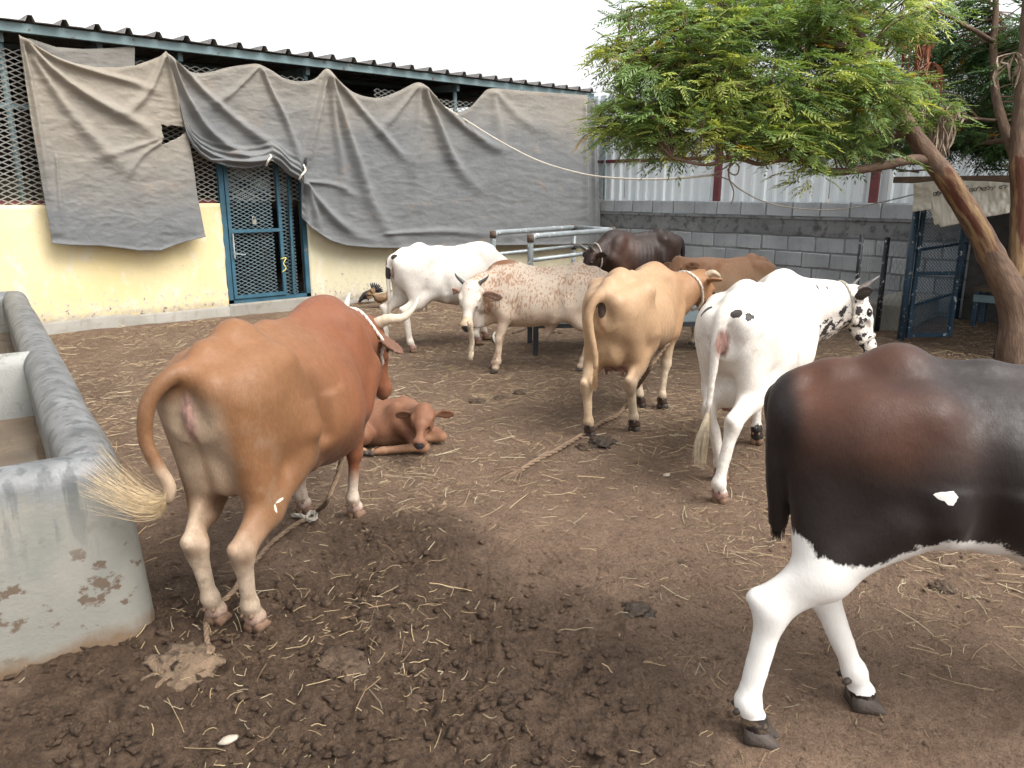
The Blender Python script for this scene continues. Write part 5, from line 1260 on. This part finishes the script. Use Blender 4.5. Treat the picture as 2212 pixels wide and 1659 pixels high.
# ================================================================ halters and ropes
from mathutils.bvhtree import BVHTree
HERD = {o['label']: o for o in bpy.data.objects if o.get('category') in ('cow', 'bull', 'heifer')}
def herd(word): return next(o for k, o in HERD.items() if k.startswith(word))
def body_of(root): return next(c for c in root.children if c.name.startswith('body'))
def wrap(name, root, centre, axis, r, m, n=40, sag=0.0, rmax=.3):
    """rope round a neck or muzzle: finds the skin by casting rays outwards"""
    me = body_of(root).data; bv = BVHTree.FromPolygons([v.co[:] for v in me.vertices], [p.vertices[:] for p in me.polygons])
    a = Vector(axis).normalized(); e1 = a.orthogonal().normalized(); e2 = a.cross(e1); c = Vector(centre); P_ = []
    for k in range(n):
        t = 2 * math.pi * k / n; d = e1 * math.cos(t) + e2 * math.sin(t); o = c.copy(); dist = None
        h_ = bv.ray_cast(c + d * rmax, -d, rmax)      # from outside in
        p = h_[0] if h_[0] is not None else c + d * .08
        P_.append(np.array(p + d * r * .6) + np.array((0, 0, -sag * max(0, -d.z))))
    rad = [np.linalg.norm(p - np.array(c)) for p in P_]
    rad = [np.median([rad[(k + j) % n] for j in (-2, -1, 0, 1, 2)]) for k in range(n)]
    P_ = [np.array(c) + (p - np.array(c)) / np.linalg.norm(p - np.array(c)) * rr for p, rr in zip(P_, rad)]
    return rope(name, P_ + [P_[0]], r, m, root, n=3), P_
rA = herd('red-brown'); wrap('neck_rope', rA, (.75, -.01, .83), (.75, 0, .35), .0085, m_ropew)
rF = herd('white cow with black spotted'); wrap('neck_rope', rF, (.80, -.28, .90), (.6, -.6, .15), .009, m_ropeg)
rE = herd('lean tan'); wrap('neck_rope', rE, (.76, -.16, .88), (.75, -.2, .30), .010, m_ropew, sag=.05)
rH = herd('dark brown'); wrap('neck_rope', rH, (.70, .03, .80), (.8, 0, -.1), .010, m_ropeg)
# halter on the spotted cow: noseband and cheek strap
Pm, Mz = np.array((.86, -.335, .965)), np.array((.955, -.50, .635)); fd = nrm(Mz - Pm)
wrap('noseband', rF, Pm + fd * .30 + np.array((-.03, .02, -.03)), fd, .008, m_ropeg, rmax=.16)
# ---- tether ropes lying on the yard
def on_ground(u, v, up=.012):
    p = gnd(u, v); p = gnd(u, v, gz(p[0], p[1])); return np.array((p[0], p[1], gz(p[0], p[1]) + up))
r = rope('tether_rope', [atd(740, 985, 3.45), atd(728, 1030, 3.42), atd(705, 1085, 3.40), on_ground(690, 1105), on_ground(668, 1124), on_ground(640, 1138), on_ground(590, 1175), on_ground(553, 1215), on_ground(525, 1250), on_ground(500, 1285), on_ground(452, 1330), on_ground(447, 1365), on_ground(450, 1400), on_ground(452, 1425)], .011, m_ropeb)
tag(r, 'muddy tether rope running from under the red-brown cow past its hind feet', 'rope')
r = rope('rope_knot', [on_ground(662, 1128), on_ground(672, 1118, .03), on_ground(684, 1126, .03), on_ground(672, 1132, .02), on_ground(650, 1122, .02), on_ground(632, 1118)], .012, m_ropeg)
tag(r, 'frayed grey knot in the tether between the front hooves', 'rope')
r = rope('tether_rope', [atd(1452, 730, 5.6), atd(1425, 765, 5.5), atd(1400, 800, 5.4), on_ground(1358, 868), on_ground(1335, 900), on_ground(1300, 915), on_ground(1278, 932), on_ground(1255, 945), on_ground(1200, 978), on_ground(1160, 998), on_ground(1125, 1020)], .016, m_ropeb)
tag(r, 'thick muddy rope on the ground behind the lean tan cow', 'rope')
fr = MB()
for i in range(26):
    a = on_ground(1130, 1016, .015); u, v = 1095 + random.uniform(-28, 25), 1028 + random.uniform(-14, 26); fr.tube([a, on_ground((1130 + u) / 2, (1016 + v) / 2, .02), on_ground(u, v, .008)], .003, 3, False)
fr.build('frayed_end', m_ropeb, r)
r = rope('white_line', [onwall(962, 232, YT - .10), atd(1010, 262, 11.2), atd(1080, 305, 11.0), atd(1160, 346, 10.5), atd(1240, 371, 10.0), atd(1300, 382, 9.5), atd(1380, 387, 8.6), atd(1450, 386, 7.8), atd(1540, 378, 6.6)], .0105, m_ropew)
tag(r, 'white line sagging from the tarpaulin to the tree branch', 'line')
r = rope('grey_cord', [atd(1540, 378, 6.6), atd(1572, 388, 6.8), atd(1600, 410, 7.0), atd(1650, 435, 7.4), atd(1720, 450, 7.8), atd(1800, 453, 8.1), atd(1880, 442, 8.2), atd(1975, 420, 8.3)], .006, m_ropeg)
tag(r, 'thin grey cord sagging from the branch to the hut banner', 'cord')
r = rope('cord_coil', [atd(1540, 378, 6.6), atd(1585, 352, 6.5), atd(1572, 368, 6.5), atd(1590, 378, 6.48), atd(1596, 360, 6.5), atd(1580, 350, 6.52), atd(1574, 380, 6.5), atd(1585, 415, 6.5), atd(1580, 440, 6.5)], .006, m_ropeg, n=6)
tag(r, 'small tangled coil of cord hooked on the low branch', 'cord')
r = rope('dark_tether', [on_ground(1108, 722), on_ground(1120, 718), on_ground(1132, 713), on_ground(1142, 706)], .014, m_darkwood); tag(r, 'dark stick of rope lying beyond the speckled bull', 'rope')
r = rope('rope_loop', [on_ground(1078, 722), on_ground(1070, 725, .03), on_ground(1066, 734, .03), on_ground(1072, 744)], .014, m_ropew); r.location = (.0, 0, 0); tag(r, 'loop of white cord on the ground by the bull', 'cord')
# dried muddy rope end hanging from the bull's mouth side, as seen
r = rope('muzzle_rag', [atd(1014, 695, 6.0), atd(1018, 720, 6.05), atd(1019, 745, 6.1), atd(1016, 778, 6.1)], .022, simple('sacking', (.36, .29, .21), .95, .3, 30)); tag(r, 'ragged strip of sacking hanging below the bull\'s muzzle', 'sacking')

# ---- dung and clods
m_dung = simple('dung', (.060, .037, .022), .8, .4, 14, .012, 45)
m_dungw = simple('fresh_dung', (.040, .026, .016), .5, .4, 14, .012, 45)
def dung(u, v, r, m, label, seed, flat=.35):
    p = on_ground(u, v, -.008); bm = bmesh.new(); bmesh.ops.create_icosphere(bm, subdivisions=4, radius=1); rg = np.random.default_rng(seed)
    co = np.array([x.co[:] for x in bm.verts]); n = fbm(co * 2.0 + seed * 3, 5, .65); n2 = np.abs(fbm(co * 4 + seed, 4, .65)); k = 1 + .75 * n - .55 * n2
    for x, q, c in zip(bm.verts, k, co): x.co = Vector((c[0] * r * q, c[1] * r * q, max(c[2], -.25) * r * flat * q * (1.1 + .4 * n2.mean())))
    me = bpy.data.meshes.new('dung_pat'); bm.to_mesh(me); bm.free(); o = link('dung_pat', me, m, None, True); o.location = p; o.rotation_euler.z = rg.random() * 6
    tag(o, label, 'dung'); return o
dung(1300, 958, .10, m_dungw, 'coiled fresh dung behind the lean tan cow', 3, .42); dung(1262, 966, .07, m_dung, 'small flat dung pat beside the muddy rope', 4)
dung(1375, 1760 - 440, .07, m_dungw, 'dark wet dung lump in the trampled mud', 5); dung(740, 1430, .085, m_dung, 'crumbled brown dung pat on the wet earth', 6)
dung(395, 1440, .13, simple('tan_mud', (.125, .085, .054), .9, .4, 14, .02, 40), 'tan lump of mud caked at the tether end', 7, .42)
dung(1125, 850, .07, m_dung, 'dung scatter in front of the bull', 8); dung(1080, 860, .06, m_dung, 'brown dung crumbs on the open yard', 9); dung(1205, 720, .07, m_dung, 'round dung pat under the metal feed trough', 10)
dung(2040, 1272, .06, m_dung, 'small dark dung lump beneath the black-brown cow', 11); dung(1030, 868, .07, m_dung, 'loose dung heap on the open yard beyond the calf', 12)
# pale bits lying about
for (u, v, L, lb) in ((493, 1600, .03, 'pale flat stone in the wet earth'), (1440, 1027, .03, 'small white feather on the bare earth'), (1630, 1600, .022, 'pinkish pebble near the hind hoof')):
    p = on_ground(u, v, .004); bm = bmesh.new(); bmesh.ops.create_icosphere(bm, subdivisions=2, radius=1)
    for x in bm.verts: x.co = Vector((x.co.x * L, x.co.y * L * .55, x.co.z * L * .3)) * (1 + .2 * random.uniform(-1, 1))
    me = bpy.data.meshes.new('pebble'); bm.to_mesh(me); bm.free(); o = link('pebble', me, simple('pale_stone', (.34, .29, .23), .7, .2, 30), None, True); o.location = p; tag(o, lb, 'pebble')
for (u, v) in ((2165, 1540), (2150, 1545)): pass

def litter():
    """chopped straw strewn over the yard: nobody could count it"""
    rg = np.random.default_rng(5); V = []; F = []; C_ = []
    N_ = 52000
    a = np.radians(rg.uniform(48 - 46, 48 + 46, N_)); r = .8 + 11.2 * rg.random(N_) ** .78
    x, y = r * np.cos(a), r * np.sin(a)
    dens = .42 + .95 * fbm(np.stack([x * .9, y * .9, 0 * x], -1), 3) + .30 * sstep(3.2, 4.6, r) + .35 * sstep(4, 7, r) - .34 * sstep(3.6, 1.8, r)
    dens = np.where(wetness(x, y) > .5, dens * .5, dens)
    keep = (rg.random(N_) < dens) & (y < YW - .1) & (x < 10.3); x, y = x[keep], y[keep]; n = len(x)
    big = rg.random(n) < .07
    L = np.where(big, rg.uniform(.07, .19, n), rg.gamma(2.0, .014, n) + .010); w_ = np.where(big, .0012, .0008) * rg.uniform(.6, 1.3, n) * (1 + .07 * np.hypot(x, y))
    th = rg.uniform(0, 2 * np.pi, n); cv = rg.normal(0, .10, n) + (rg.random(n) < .06) * rg.normal(0, .6, n); S = 4; lift = rg.uniform(.0, .012, n) * np.where(big, 1.6, 1)
    zz = rg.uniform(-.002, .006, n)
    for k in range(S + 1):
        t = k / S - .5; ang = th + cv * t * 2; px = x + np.cos(ang) * L * t; py = y + np.sin(ang) * L * t
        gzz = ground_z(px, py) + .003 + zz + lift * (t + .5) 
        nx, ny = -np.sin(ang), np.cos(ang)
        V.append(np.stack([px + nx * w_, py + ny * w_, gzz], -1)); V.append(np.stack([px - nx * w_, py - ny * w_, gzz], -1)); V.append(np.stack([px, py, gzz + w_ * 1.4], -1))
    V = np.stack(V, 1); m_ = V.shape[1]; base = (np.arange(n) * m_)[:, None]
    for k in range(S):
        o = 3 * k
        for i, j in ((0, 2), (2, 1)): F.append(base + np.array([[o + i, o + j, o + j + 3, o + i + 3]]))
    F = np.concatenate(F); me = np_mesh('straw_litter', V.reshape(-1, 3), F)
    tone = rg.random(n); col = np.where((tone < .6)[:, None], np.array((.46, .34, .19)), np.where((tone < .85)[:, None], np.array((.56, .47, .31)), np.array((.25, .16, .09)))) * rg.uniform(.42, .85, (n, 1))
    cattr(me, 'tint', np.repeat(col, m_, 0)); t = MT('straw'); t.done(t.attr('tint')[0], .7, None, 0, .3); o = link('straw_litter', me, t.m); tag(o, 'chopped yellow straw strewn over the bare yard', 'straw', None, 'stuff')
litter()
def clods():
    rg = np.random.default_rng(9); bm = bmesh.new(); bmesh.ops.create_icosphere(bm, subdivisions=1, radius=1); B = np.array([v.co[:] for v in bm.verts]); FF = np.array([[v.index for v in f.verts] for f in bm.faces]); bm.free()
    N_ = 42000; a = np.radians(rg.uniform(3, 93, N_)); r = .9 + 6.0 * rg.random(N_) ** 1.2; x, y = r * np.cos(a), r * np.sin(a); wv = wetness(x, y)
    keep = rg.random(N_) < (.14 + .26 * wv); x, y, wv = x[keep], y[keep], wv[keep]; n = len(x)
    s = (.0022 + .0065 * rg.random(n) ** 3 * (1 + 1.9 * wv)) * (1 + .05 * np.hypot(x, y)); V = B[None] * s[:, None, None] * rg.uniform(.35, 1.5, (n, len(B), 1)) * np.array((1.1, 1, .6))
    V += np.stack([x, y, ground_z(x, y) + s * .25], -1)[:, None]
    F = (np.arange(n) * len(B))[:, None, None] + FF[None]; me = np_mesh('earth_clods', V.reshape(-1, 3), F.reshape(-1, 3)); fattr(me, 'wet', np.repeat(wv, len(B)))
    o = link('earth_clods', me, bpy.data.materials['earth'], None, True); tag(o, 'loose crumbs and clods of trampled earth', 'earth', None, 'stuff')
clods()

# ================================================================ chickens by the wall
def chicken(u, v, deg, s, label, m, peck, cockt):
    p = on_ground(u, v, 0); root = empty('chicken', p, math.radians(deg), label, 'chicken', None, s)
    F_ = Field((-.24, -.12, 0), (.30, .12, .42), .0085)
    if peck:
        F_.ell((0, 0, .19), (.12, .075, .085), .03, np.array([[.94, 0, -.34], [0, 1, 0], [.34, 0, .94]])); F_.chain([(.07, 0, .17), (.13, 0, .12), (.16, 0, .075)], [.055, .036, .026], .03); F_.ell((.17, 0, .06), (.03, .02, .022), .015); hd = (.17, 0, .06); bk = ((.19, 0, .05), (.215, 0, .03))
    else:
        F_.ell((0, 0, .185), (.125, .075, .085), .03, np.array([[.97, 0, .22], [0, 1, 0], [-.22, 0, .97]])); F_.chain([(.08, 0, .22), (.13, 0, .27), (.155, 0, .315)], [.052, .032, .025], .03); F_.ell((.165, 0, .325), (.03, .02, .024), .015); hd = (.165, 0, .325); bk = ((.19, 0, .325), (.218, 0, .318))
    F_.chain([(-.08, 0, .20), (-.15, 0, .25 + .05 * cockt)], [.055, .03], .03)
    for e in (-1, 1): F_.ell((-.02, e * .065, .19), (.10, .018, .055), .012); F_.cone((0, e * .035, .14), (.0, e * .04, .09), .03, .013, .02)
    V, Q = F_.skin(1); me = np_mesh('body', V, Q); link('body', me, m, root, True)
    for k in range(9):
        a = math.radians(20 + 30 * cockt + (k - 4) * 13); ln = .15 + .03 * cockt; b_ = np.array((-.11, 0, .235)); d_ = np.array((-math.cos(a), ((k % 3) - 1) * .12, math.sin(a))); MB().tube([b_, b_ + d_ * ln * .55, b_ + d_ * ln], [.012, .024, .012], 5).build('tail_feather', m, root, True)
    MB().tube(bk, [.008, .002], 6).build('beak', simple('beak', (.25, .2, .12)), root, True)
    cb = MB(); h_ = np.array(hd)
    for k in range(3): cb.tube([h_ + (-.005 + k * .009, 0, .018), h_ + (-.006 + k * .011, 0, .036)], [.007, .003], 5)
    cb.tube([h_ + (.02, 0, -.015), h_ + (.022, 0, -.035)], [.007, .006], 5); cb.build('comb', simple('comb_red', (.42, .05, .04), .5), root, True)
    for e in (-1, 1):
        st = .05 * e if not peck else 0; lg = MB(); lg.tube([(0, e * .04, .10), (.0 + st * .5, e * .042, .05), (.01 + st, e * .042, .006)], .006, 6)
        for a in (-.5, 0, .5): lg.tube([(.01 + st, e * .042, .006), (.01 + st + .045 * math.cos(a), e * .042 + .045 * math.sin(a), .004)], .004, 5)
        lg.build('leg', simple('chicken_leg', (.20, .16, .12)), root, True)
chicken(796, 656, 150, .70, 'black hen pecking at the foot of the yellow wall', simple('black_feathers', (.022, .020, .022), .4, .5, 30, .004, 70), True, 1.2)
chicken(824, 662, -28, .72, 'brown hen standing beside the black hen', simple('brown_feathers', (.16, .095, .045), .6, .4, 25, .004, 70), False, .35)

# ================================================================ neem tree
def bark():
    t = MT('bark'); t._co = t.attr('grain')[1]; a = t.noise(7, 6, .65, sc=(1, 1, .8)); b = t.noise(34, 6, .7, sc=(1, 1, .8)); v = t.voro(16, (1, 1, .8), 'DISTANCE_TO_EDGE')
    col = t.mix(t.ramp(a, .3, .7), (.062, .040, .030), (.165, .105, .070)); col = t.mix(t.ramp(b, .5, .75, 0, .7), col, (.22, .155, .105)); col = t.mix(t.ramp(v, .10, .0, 0, .35), col, (.04, .028, .02))
    pe = t.attr('peel')[2]; pn = t.math('ADD', pe, t.math('MULTIPLY', t.math('SUBTRACT', t.noise(8, 6, .65, sc=(1, 1, .7)), .5), 1.3))
    wood = t.mix(t.ramp(t.noise(16, 5, .6, sc=(1, 1, .4)), .35, .65), (.19, .115, .055), (.25, .18, .10)); wood = t.mix(t.ramp(t.noise(11, 5, .6, sc=(1, 1, .5)), .46, .56), wood, (.085, .032, .020))
    col = t.mix(t.ramp(pn, .42, .5), col, wood)
    return t.done(col, .88, t.bump(b, .012, .8, t.bump(v, .012, .3, t.bump(a, .03, .8))), 0, .25)
m_bark = bark()
tree = empty('neem_tree', (*atd(2195, 700, 6.3)[:2], 0), 0, 'feathery leaved neem tree with twin trunks and stripped bark beside the hut', 'tree')
TO = np.array((*tree.location,))
def limb(pts, rs, name='limb', n=12, peel=None, sub=10, wob=.012):
    c = np.array(catmull(pts, sub)); q = np.linspace(0, len(rs) - 1, len(c)); rr = np.interp(q, range(len(rs)), rs)
    rough = rr * (1 + .10 * np.array([fbm(p * 5, 3) for p in c])); c = c + wob * np.stack([np.array([fbm(p * 3 + 9 * k, 2) for p in c]) for k in range(3)], 1)
    mb = MB(); mb.tube([p - TO for p in c], list(rough), n); me = mb.mesh(name)
    co = np.empty(len(me.vertices) * 3, np.float32); me.vertices.foreach_get('co', co); co = co.reshape(-1, 3)
    ring = np.repeat(np.arange(len(c)), n); ctr = (c - TO)[ring]; d = co - ctr; sc = 1 + .16 * fbm(co * np.array((9, 9, 4)), 4)
    co2 = ctr + d * sc[:, None]; me.vertices.foreach_set('co', co2.astype(np.float32).ravel())
    tt = ring / (len(c) - 1)
    if peel: 
        vd = nrm(_C - c[len(c) // 2]); face = (d @ vd) / np.maximum(np.linalg.norm(d, axis=1), 1e-5)
        pv = sstep(peel[0], peel[0] + .08, tt) * sstep(peel[1], peel[1] - .08, tt) * sstep(-.2, .8, face) * .62
    else: pv = np.full(len(co), -.4)
    fattr(me, 'peel', pv); th = np.arctan2(d[:, 1], d[:, 0]); sl_ = np.concatenate([[0], np.cumsum(np.linalg.norm(np.diff(c, axis=0), axis=1))])[ring]
    tv = me.attributes.new('grain', 'FLOAT_VECTOR', 'POINT'); tv.data.foreach_set('vector', np.stack([d[:, 0], d[:, 1], sl_ * .28 + .2 * d[:, 2]], 1).astype(np.float32).ravel())
    link(name, me, m_bark, tree, True); return c
skel = []
b0 = atd(2195, 830, 6.3)
skel.append(limb([atd(2206, 930, 6.3), atd(2200, 780, 6.3), atd(2192, 660, 6.3), atd(2150, 570, 6.28), atd(2105, 485, 6.22), atd(2055, 400, 6.15), atd(2005, 335, 6.08), atd(1965, 275, 6.0), atd(1925, 205, 5.95), atd(1880, 130, 5.9), atd(1840, 40, 5.9), atd(1810, -60, 5.9)],
     [.20, .165, .135, .105, .088, .082, .075, .065, .055, .045, .035, .025], 'trunk', 18, (.25, .55), 12))
skel.append(limb([atd(2196, 690, 6.32), atd(2203, 600, 6.35), atd(2206, 480, 6.4), atd(2204, 350, 6.4), atd(2208, 230, 6.45), atd(2215, 100, 6.5), atd(2230, -60, 6.5)], [.12, .10, .085, .078, .07, .06, .05], 'trunk', 16, (.1, .55), 12))
skel.append(limb([atd(2012, 345, 6.1), atd(1960, 345, 6.0), atd(1890, 362, 5.9), atd(1800, 372, 5.85), atd(1740, 352, 5.8), atd(1690, 345, 5.75), atd(1640, 355, 5.7), atd(1590, 345, 5.7), atd(1520, 355, 5.7), atd(1450, 340, 5.75)], [.045, .036, .03, .027, .024, .021, .018, .015, .012, .008], sub=7, n=8))
skel.append(limb([atd(1930, 210, 5.95), atd(1860, 215, 5.8), atd(1780, 205, 5.7), atd(1700, 215, 5.65), atd(1600, 190, 5.7), atd(1500, 150, 5.8), atd(1420, 130, 5.9), atd(1330, 110, 6.0)], [.05, .042, .036, .03, .025, .02, .014, .008], sub=7, n=8))
skel.append(limb([atd(1970, 285, 6.0), atd(1850, 290, 6.2), atd(1720, 285, 6.3), atd(1600, 280, 6.4), atd(1480, 270, 6.4), atd(1380, 285, 6.3), atd(1290, 275, 6.2)], [.045, .036, .03, .024, .018, .012, .007], sub=7, n=8))
skel.append(limb([atd(1880, 130, 5.9), atd(1780, 90, 5.8), atd(1680, 70, 5.8), atd(1580, 40, 5.9), atd(1480, 60, 6.0), atd(1430, 30, 6.1)], [.04, .034, .028, .02, .014, .008], sub=7, n=8))
skel.append(limb([atd(2204, 360, 6.4), atd(2160, 250, 6.8), atd(2145, 150, 7.0), atd(2150, 40, 7.1), atd(2150, -60, 7.1)], [.05, .042, .036, .03, .025], sub=7, n=8))
skel.append(limb([atd(2145, 90, 7.0), atd(2080, 50, 6.6), atd(2000, 15, 6.3), atd(1960, -10, 6.2)], [.022, .018, .013, .009], sub=7, n=7))
skel.append(limb([atd(2150, 260, 6.8), atd(2090, 255, 6.6), atd(2020, 255, 6.5), atd(1960, 275, 6.4)], [.014, .011, .008, .005], sub=7, n=6))
skel.append(limb([atd(2204, 300, 6.4), atd(2120, 310, 7.2), atd(2060, 300, 7.6)], [.03, .02, .012], sub=7, n=6))
SK = np.concatenate(skel)
# a neem leaf: curved rachis with pairs of sickle leaflets
def leaf_shape(seed):
    rg = np.random.default_rng(seed); V = []; F = []; L = .30; pairs = 6
    droop = rg.uniform(.18, .42)
    def rach(t): return np.array((L * t, .02 * math.sin(t * 2 + seed), -droop * L * 1.6 * t * t))
    for k in range(5):
        a, b = rach(k / 5), rach((k + 1) / 5); o = len(V); V += [a + (0, .0014, 0), a - (0, .0014, 0), b - (0, .0012, 0), b + (0, .0012, 0)]; F += [(o, o+1, o+2), (o, o+2, o+3)]
    for i in range(pairs * 2 + 1):
        t = .22 + .78 * (i // 2) / pairs; e = 1 if i % 2 else -1; p = rach(min(t, 1)); ang = rg.uniform(.98, 1.25) - .40 * (t - .2); ll = .086 * (1 - .35 * abs(t - .6)) * rg.uniform(.85, 1.1)
        if i == pairs * 2: ang = .1
        d = np.array((math.cos(ang), e * math.sin(ang), -.45 + rg.uniform(-.25, .15))); d /= np.linalg.norm(d); sd = nrm(np.cross(d, (0, 0, 1))); cu = np.array((1, 0, -.4)) * .012
        o = len(V); w_ = .0118
        V += [p, p + d * ll * .42 + sd * w_ + (0, 0, -.004), p + d * ll * .45 + (0, 0, .003), p + d * ll * .42 - sd * w_ + (0, 0, -.004), p + d * ll + cu]
        F += [(o, o+1, o+2), (o, o+2, o+3), (o+1, o+4, o+2), (o+2, o+4, o+3)]
    return np.array(V), np.array(F)
LEAF = [leaf_shape(i) for i in range(8)]
def leaf_mat():
    t = MT('neem_leaf'); c = t.attr('tint')[0]; oi = t.n('ObjectInfo')
    t.done(c, .42, None, 0, .4)
    tr = t.n('BsdfTranslucent', {'Color': t.mix(1.0, c, (1.0, 1.0, .45), 'MULTIPLY')}); ms = t.n('MixShader', {0: .38}); t.nt.links.new(t.b.outputs[0], ms.inputs[1]); t.nt.links.new(tr.outputs[0], ms.inputs[2]); t.nt.links.new(ms.outputs[0], t.out.inputs['Surface']); return t.m
m_leaf = leaf_mat()
def foliage():
    rg = np.random.default_rng(21)
    Lob = [(1640, 110, 6.0, .85, .75, .46, 95), (1500, 140, 6.0, .50, .6, .36, 50), (1375, 215, 6.1, .34, .5, .34, 34), (1345, 130, 6.1, .20, .3, .16, 10), (1400, 40, 6.2, .28, .4, .24, 14), (1610, 245, 5.8, .62, .55, .27, 62), (1840, 215, 5.7, .46, .45, .32, 52), (1700, 285, 5.75, .45, .4, .09, 22), (1420, 295, 6.1, .36, .4, .13, 18), (1310, 285, 6.2, .2, .3, .10, 9), (1745, 375, 5.8, .12, .14, .07, 4),
           (1780, 10, 6.1, 1.0, .8, .42, 85), (1560, -40, 6.2, .7, .7, .3, 36), (1950, 235, 6.9, .4, .6, .25, 30), (1890, 315, 7.2, .35, .4, .10, 14), (2060, 300, 7.8, .55, .5, .16, 40), (2110, 150, 7.8, .65, .7, .55, 80), (2000, 60, 7.6, .4, .7, .34, 30), (2190, 300, 7.2, .25, .4, .28, 26), (2230, 180, 7.0, .4, .6, .8, 50), (2150, 260, 8.0, .5, .4, .25, 40)]
    R3 = np.stack([_R, _Fh, _Z]); tw = MB(); M4 = []; tint = []
    for (u, v, d, a, b, c, n) in Lob:
        ctr = atd(u, v, d)
        for i in range(n):
            q = rg.normal(0, 1, 3); q /= np.linalg.norm(q); q *= rg.random() ** .42; p = ctr + R3.T @ (q * np.array((a, b, c)))
            j = np.argmin(((SK - p - np.array((0, 0, -.08))) ** 2).sum(1)); s0 = SK[j]
            md = (s0 + p) / 2 + np.array((0, 0, .05)) + rg.normal(0, .04, 3); tw.tube([x - TO for x in catmull([s0, md, p], 4)], list(np.linspace(.008, .003, 9)), 4, False)
            out = nrm(p - s0 + np.array((0, 0, .10))) if np.linalg.norm(p - s0) > .05 else nrm(rg.normal(0, 1, 3))
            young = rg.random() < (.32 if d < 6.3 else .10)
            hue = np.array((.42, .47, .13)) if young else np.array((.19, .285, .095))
            if d > 6.9: hue = np.array((.075, .145, .060))  # rear lobes darker: shade inside the crown put into the leaf tint
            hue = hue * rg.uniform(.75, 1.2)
            for k in range(int(rg.integers(13, 19))):
                az = rg.uniform(0, 6.283); f = nrm(np.array((math.cos(az), math.sin(az), rg.uniform(-.55, .50))) + out * .5); sd = nrm(np.cross((0, 0, 1), f) + rg.normal(0, .22, 3)); upv = np.cross(f, sd); sd = np.cross(upv, f) / np.linalg.norm(upv)
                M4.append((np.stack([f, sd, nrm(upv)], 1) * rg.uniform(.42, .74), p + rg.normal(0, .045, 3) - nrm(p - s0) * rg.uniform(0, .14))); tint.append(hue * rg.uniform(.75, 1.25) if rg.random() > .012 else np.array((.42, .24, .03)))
    tw.build('twigs', m_bark, tree)['kind'] = 'stuff'
    fattr(bpy.data.objects['twigs'].data, 'peel', np.full(len(bpy.data.objects['twigs'].data.vertices), -.4))
    # the 300 leaves that show largest are single leaves, the rest one part
    depth = np.array([(m[1] - _C) @ _F for m in M4]); vis = np.array([(abs((m[1] - _C) @ _R / max(.1, (m[1] - _C) @ _F)) < .66) and ((m[1] - _C) @ _U / max(.1, (m[1] - _C) @ _F) < .49) for m in M4])
    order = np.argsort(np.where(vis, depth, 99)); near = set(order[:300].tolist())
    ctones = [np.array((.42, .47, .13)), np.array((.19, .285, .095)), np.array((.12, .19, .06)), np.array((.28, .34, .085))]; lm = {}
    VV, FF, CC = [], [], []; off = 0
    for i, (R_, p) in enumerate(M4):
        k = i % 8; V, F = LEAF[k]
        if i in near:
            ci = int(np.argmin([np.abs(c - tint[i]).sum() for c in ctones]))
            if (k, ci) not in lm:
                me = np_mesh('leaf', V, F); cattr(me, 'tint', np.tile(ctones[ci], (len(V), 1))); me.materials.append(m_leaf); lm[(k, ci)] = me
            o = link('leaf', lm[(k, ci)], None, tree); M_ = Matrix.Identity(4)
            for a in range(3):
                for b in range(3): M_[a][b] = R_[a, b]
                M_[a][3] = (p - TO)[a]
            o.matrix_basis = M_
        else:
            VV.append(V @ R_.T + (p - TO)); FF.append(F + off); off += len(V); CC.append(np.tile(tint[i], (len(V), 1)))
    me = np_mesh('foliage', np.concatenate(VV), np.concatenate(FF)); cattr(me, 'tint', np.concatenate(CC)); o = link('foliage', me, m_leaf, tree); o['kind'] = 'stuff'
    print('leaves', len(M4))
    # dead bunches hanging
    dm = simple('dead_leaf', (.26, .20, .15), .9, .3, 30); dr = simple('dead_leaf_red', (.20, .075, .04), .9, .3, 30)
    for (u, v, d, n, ln, m_) in ((2035, 265, 6.4, 30, .30, dm), (2000, 240, 6.4, 10, .15, dm), (2010, 150, 6.5, 26, .22, dr), (1985, 95, 6.5, 18, .28, dr), (2060, 235, 6.5, 10, .14, dm), (1990, 60, 6.6, 14, .3, dr), (2190, 130, 6.4, 14, .25, dm), (1900, 90, 6.4, 14, .22, dr)):
        mb = MB(); p0 = atd(u, v, d) - TO
        for i in range(n):
            q = p0 + rg.normal(0, .055, 3) * np.array((1, 1, .3)); e = q + np.array((rg.normal(0, .04), rg.normal(0, .04), -ln * rg.uniform(.4, 1))); md = (q + e) / 2 + rg.normal(0, .02, 3)
            mb.tube(catmull([p0 + (0, 0, .06), q, md, e], 2), [.002, .003, .006, .009, .008, .010, .003], 3, False)
        mb.build('dead_leaf_bunch', m_, tree)
foliage()
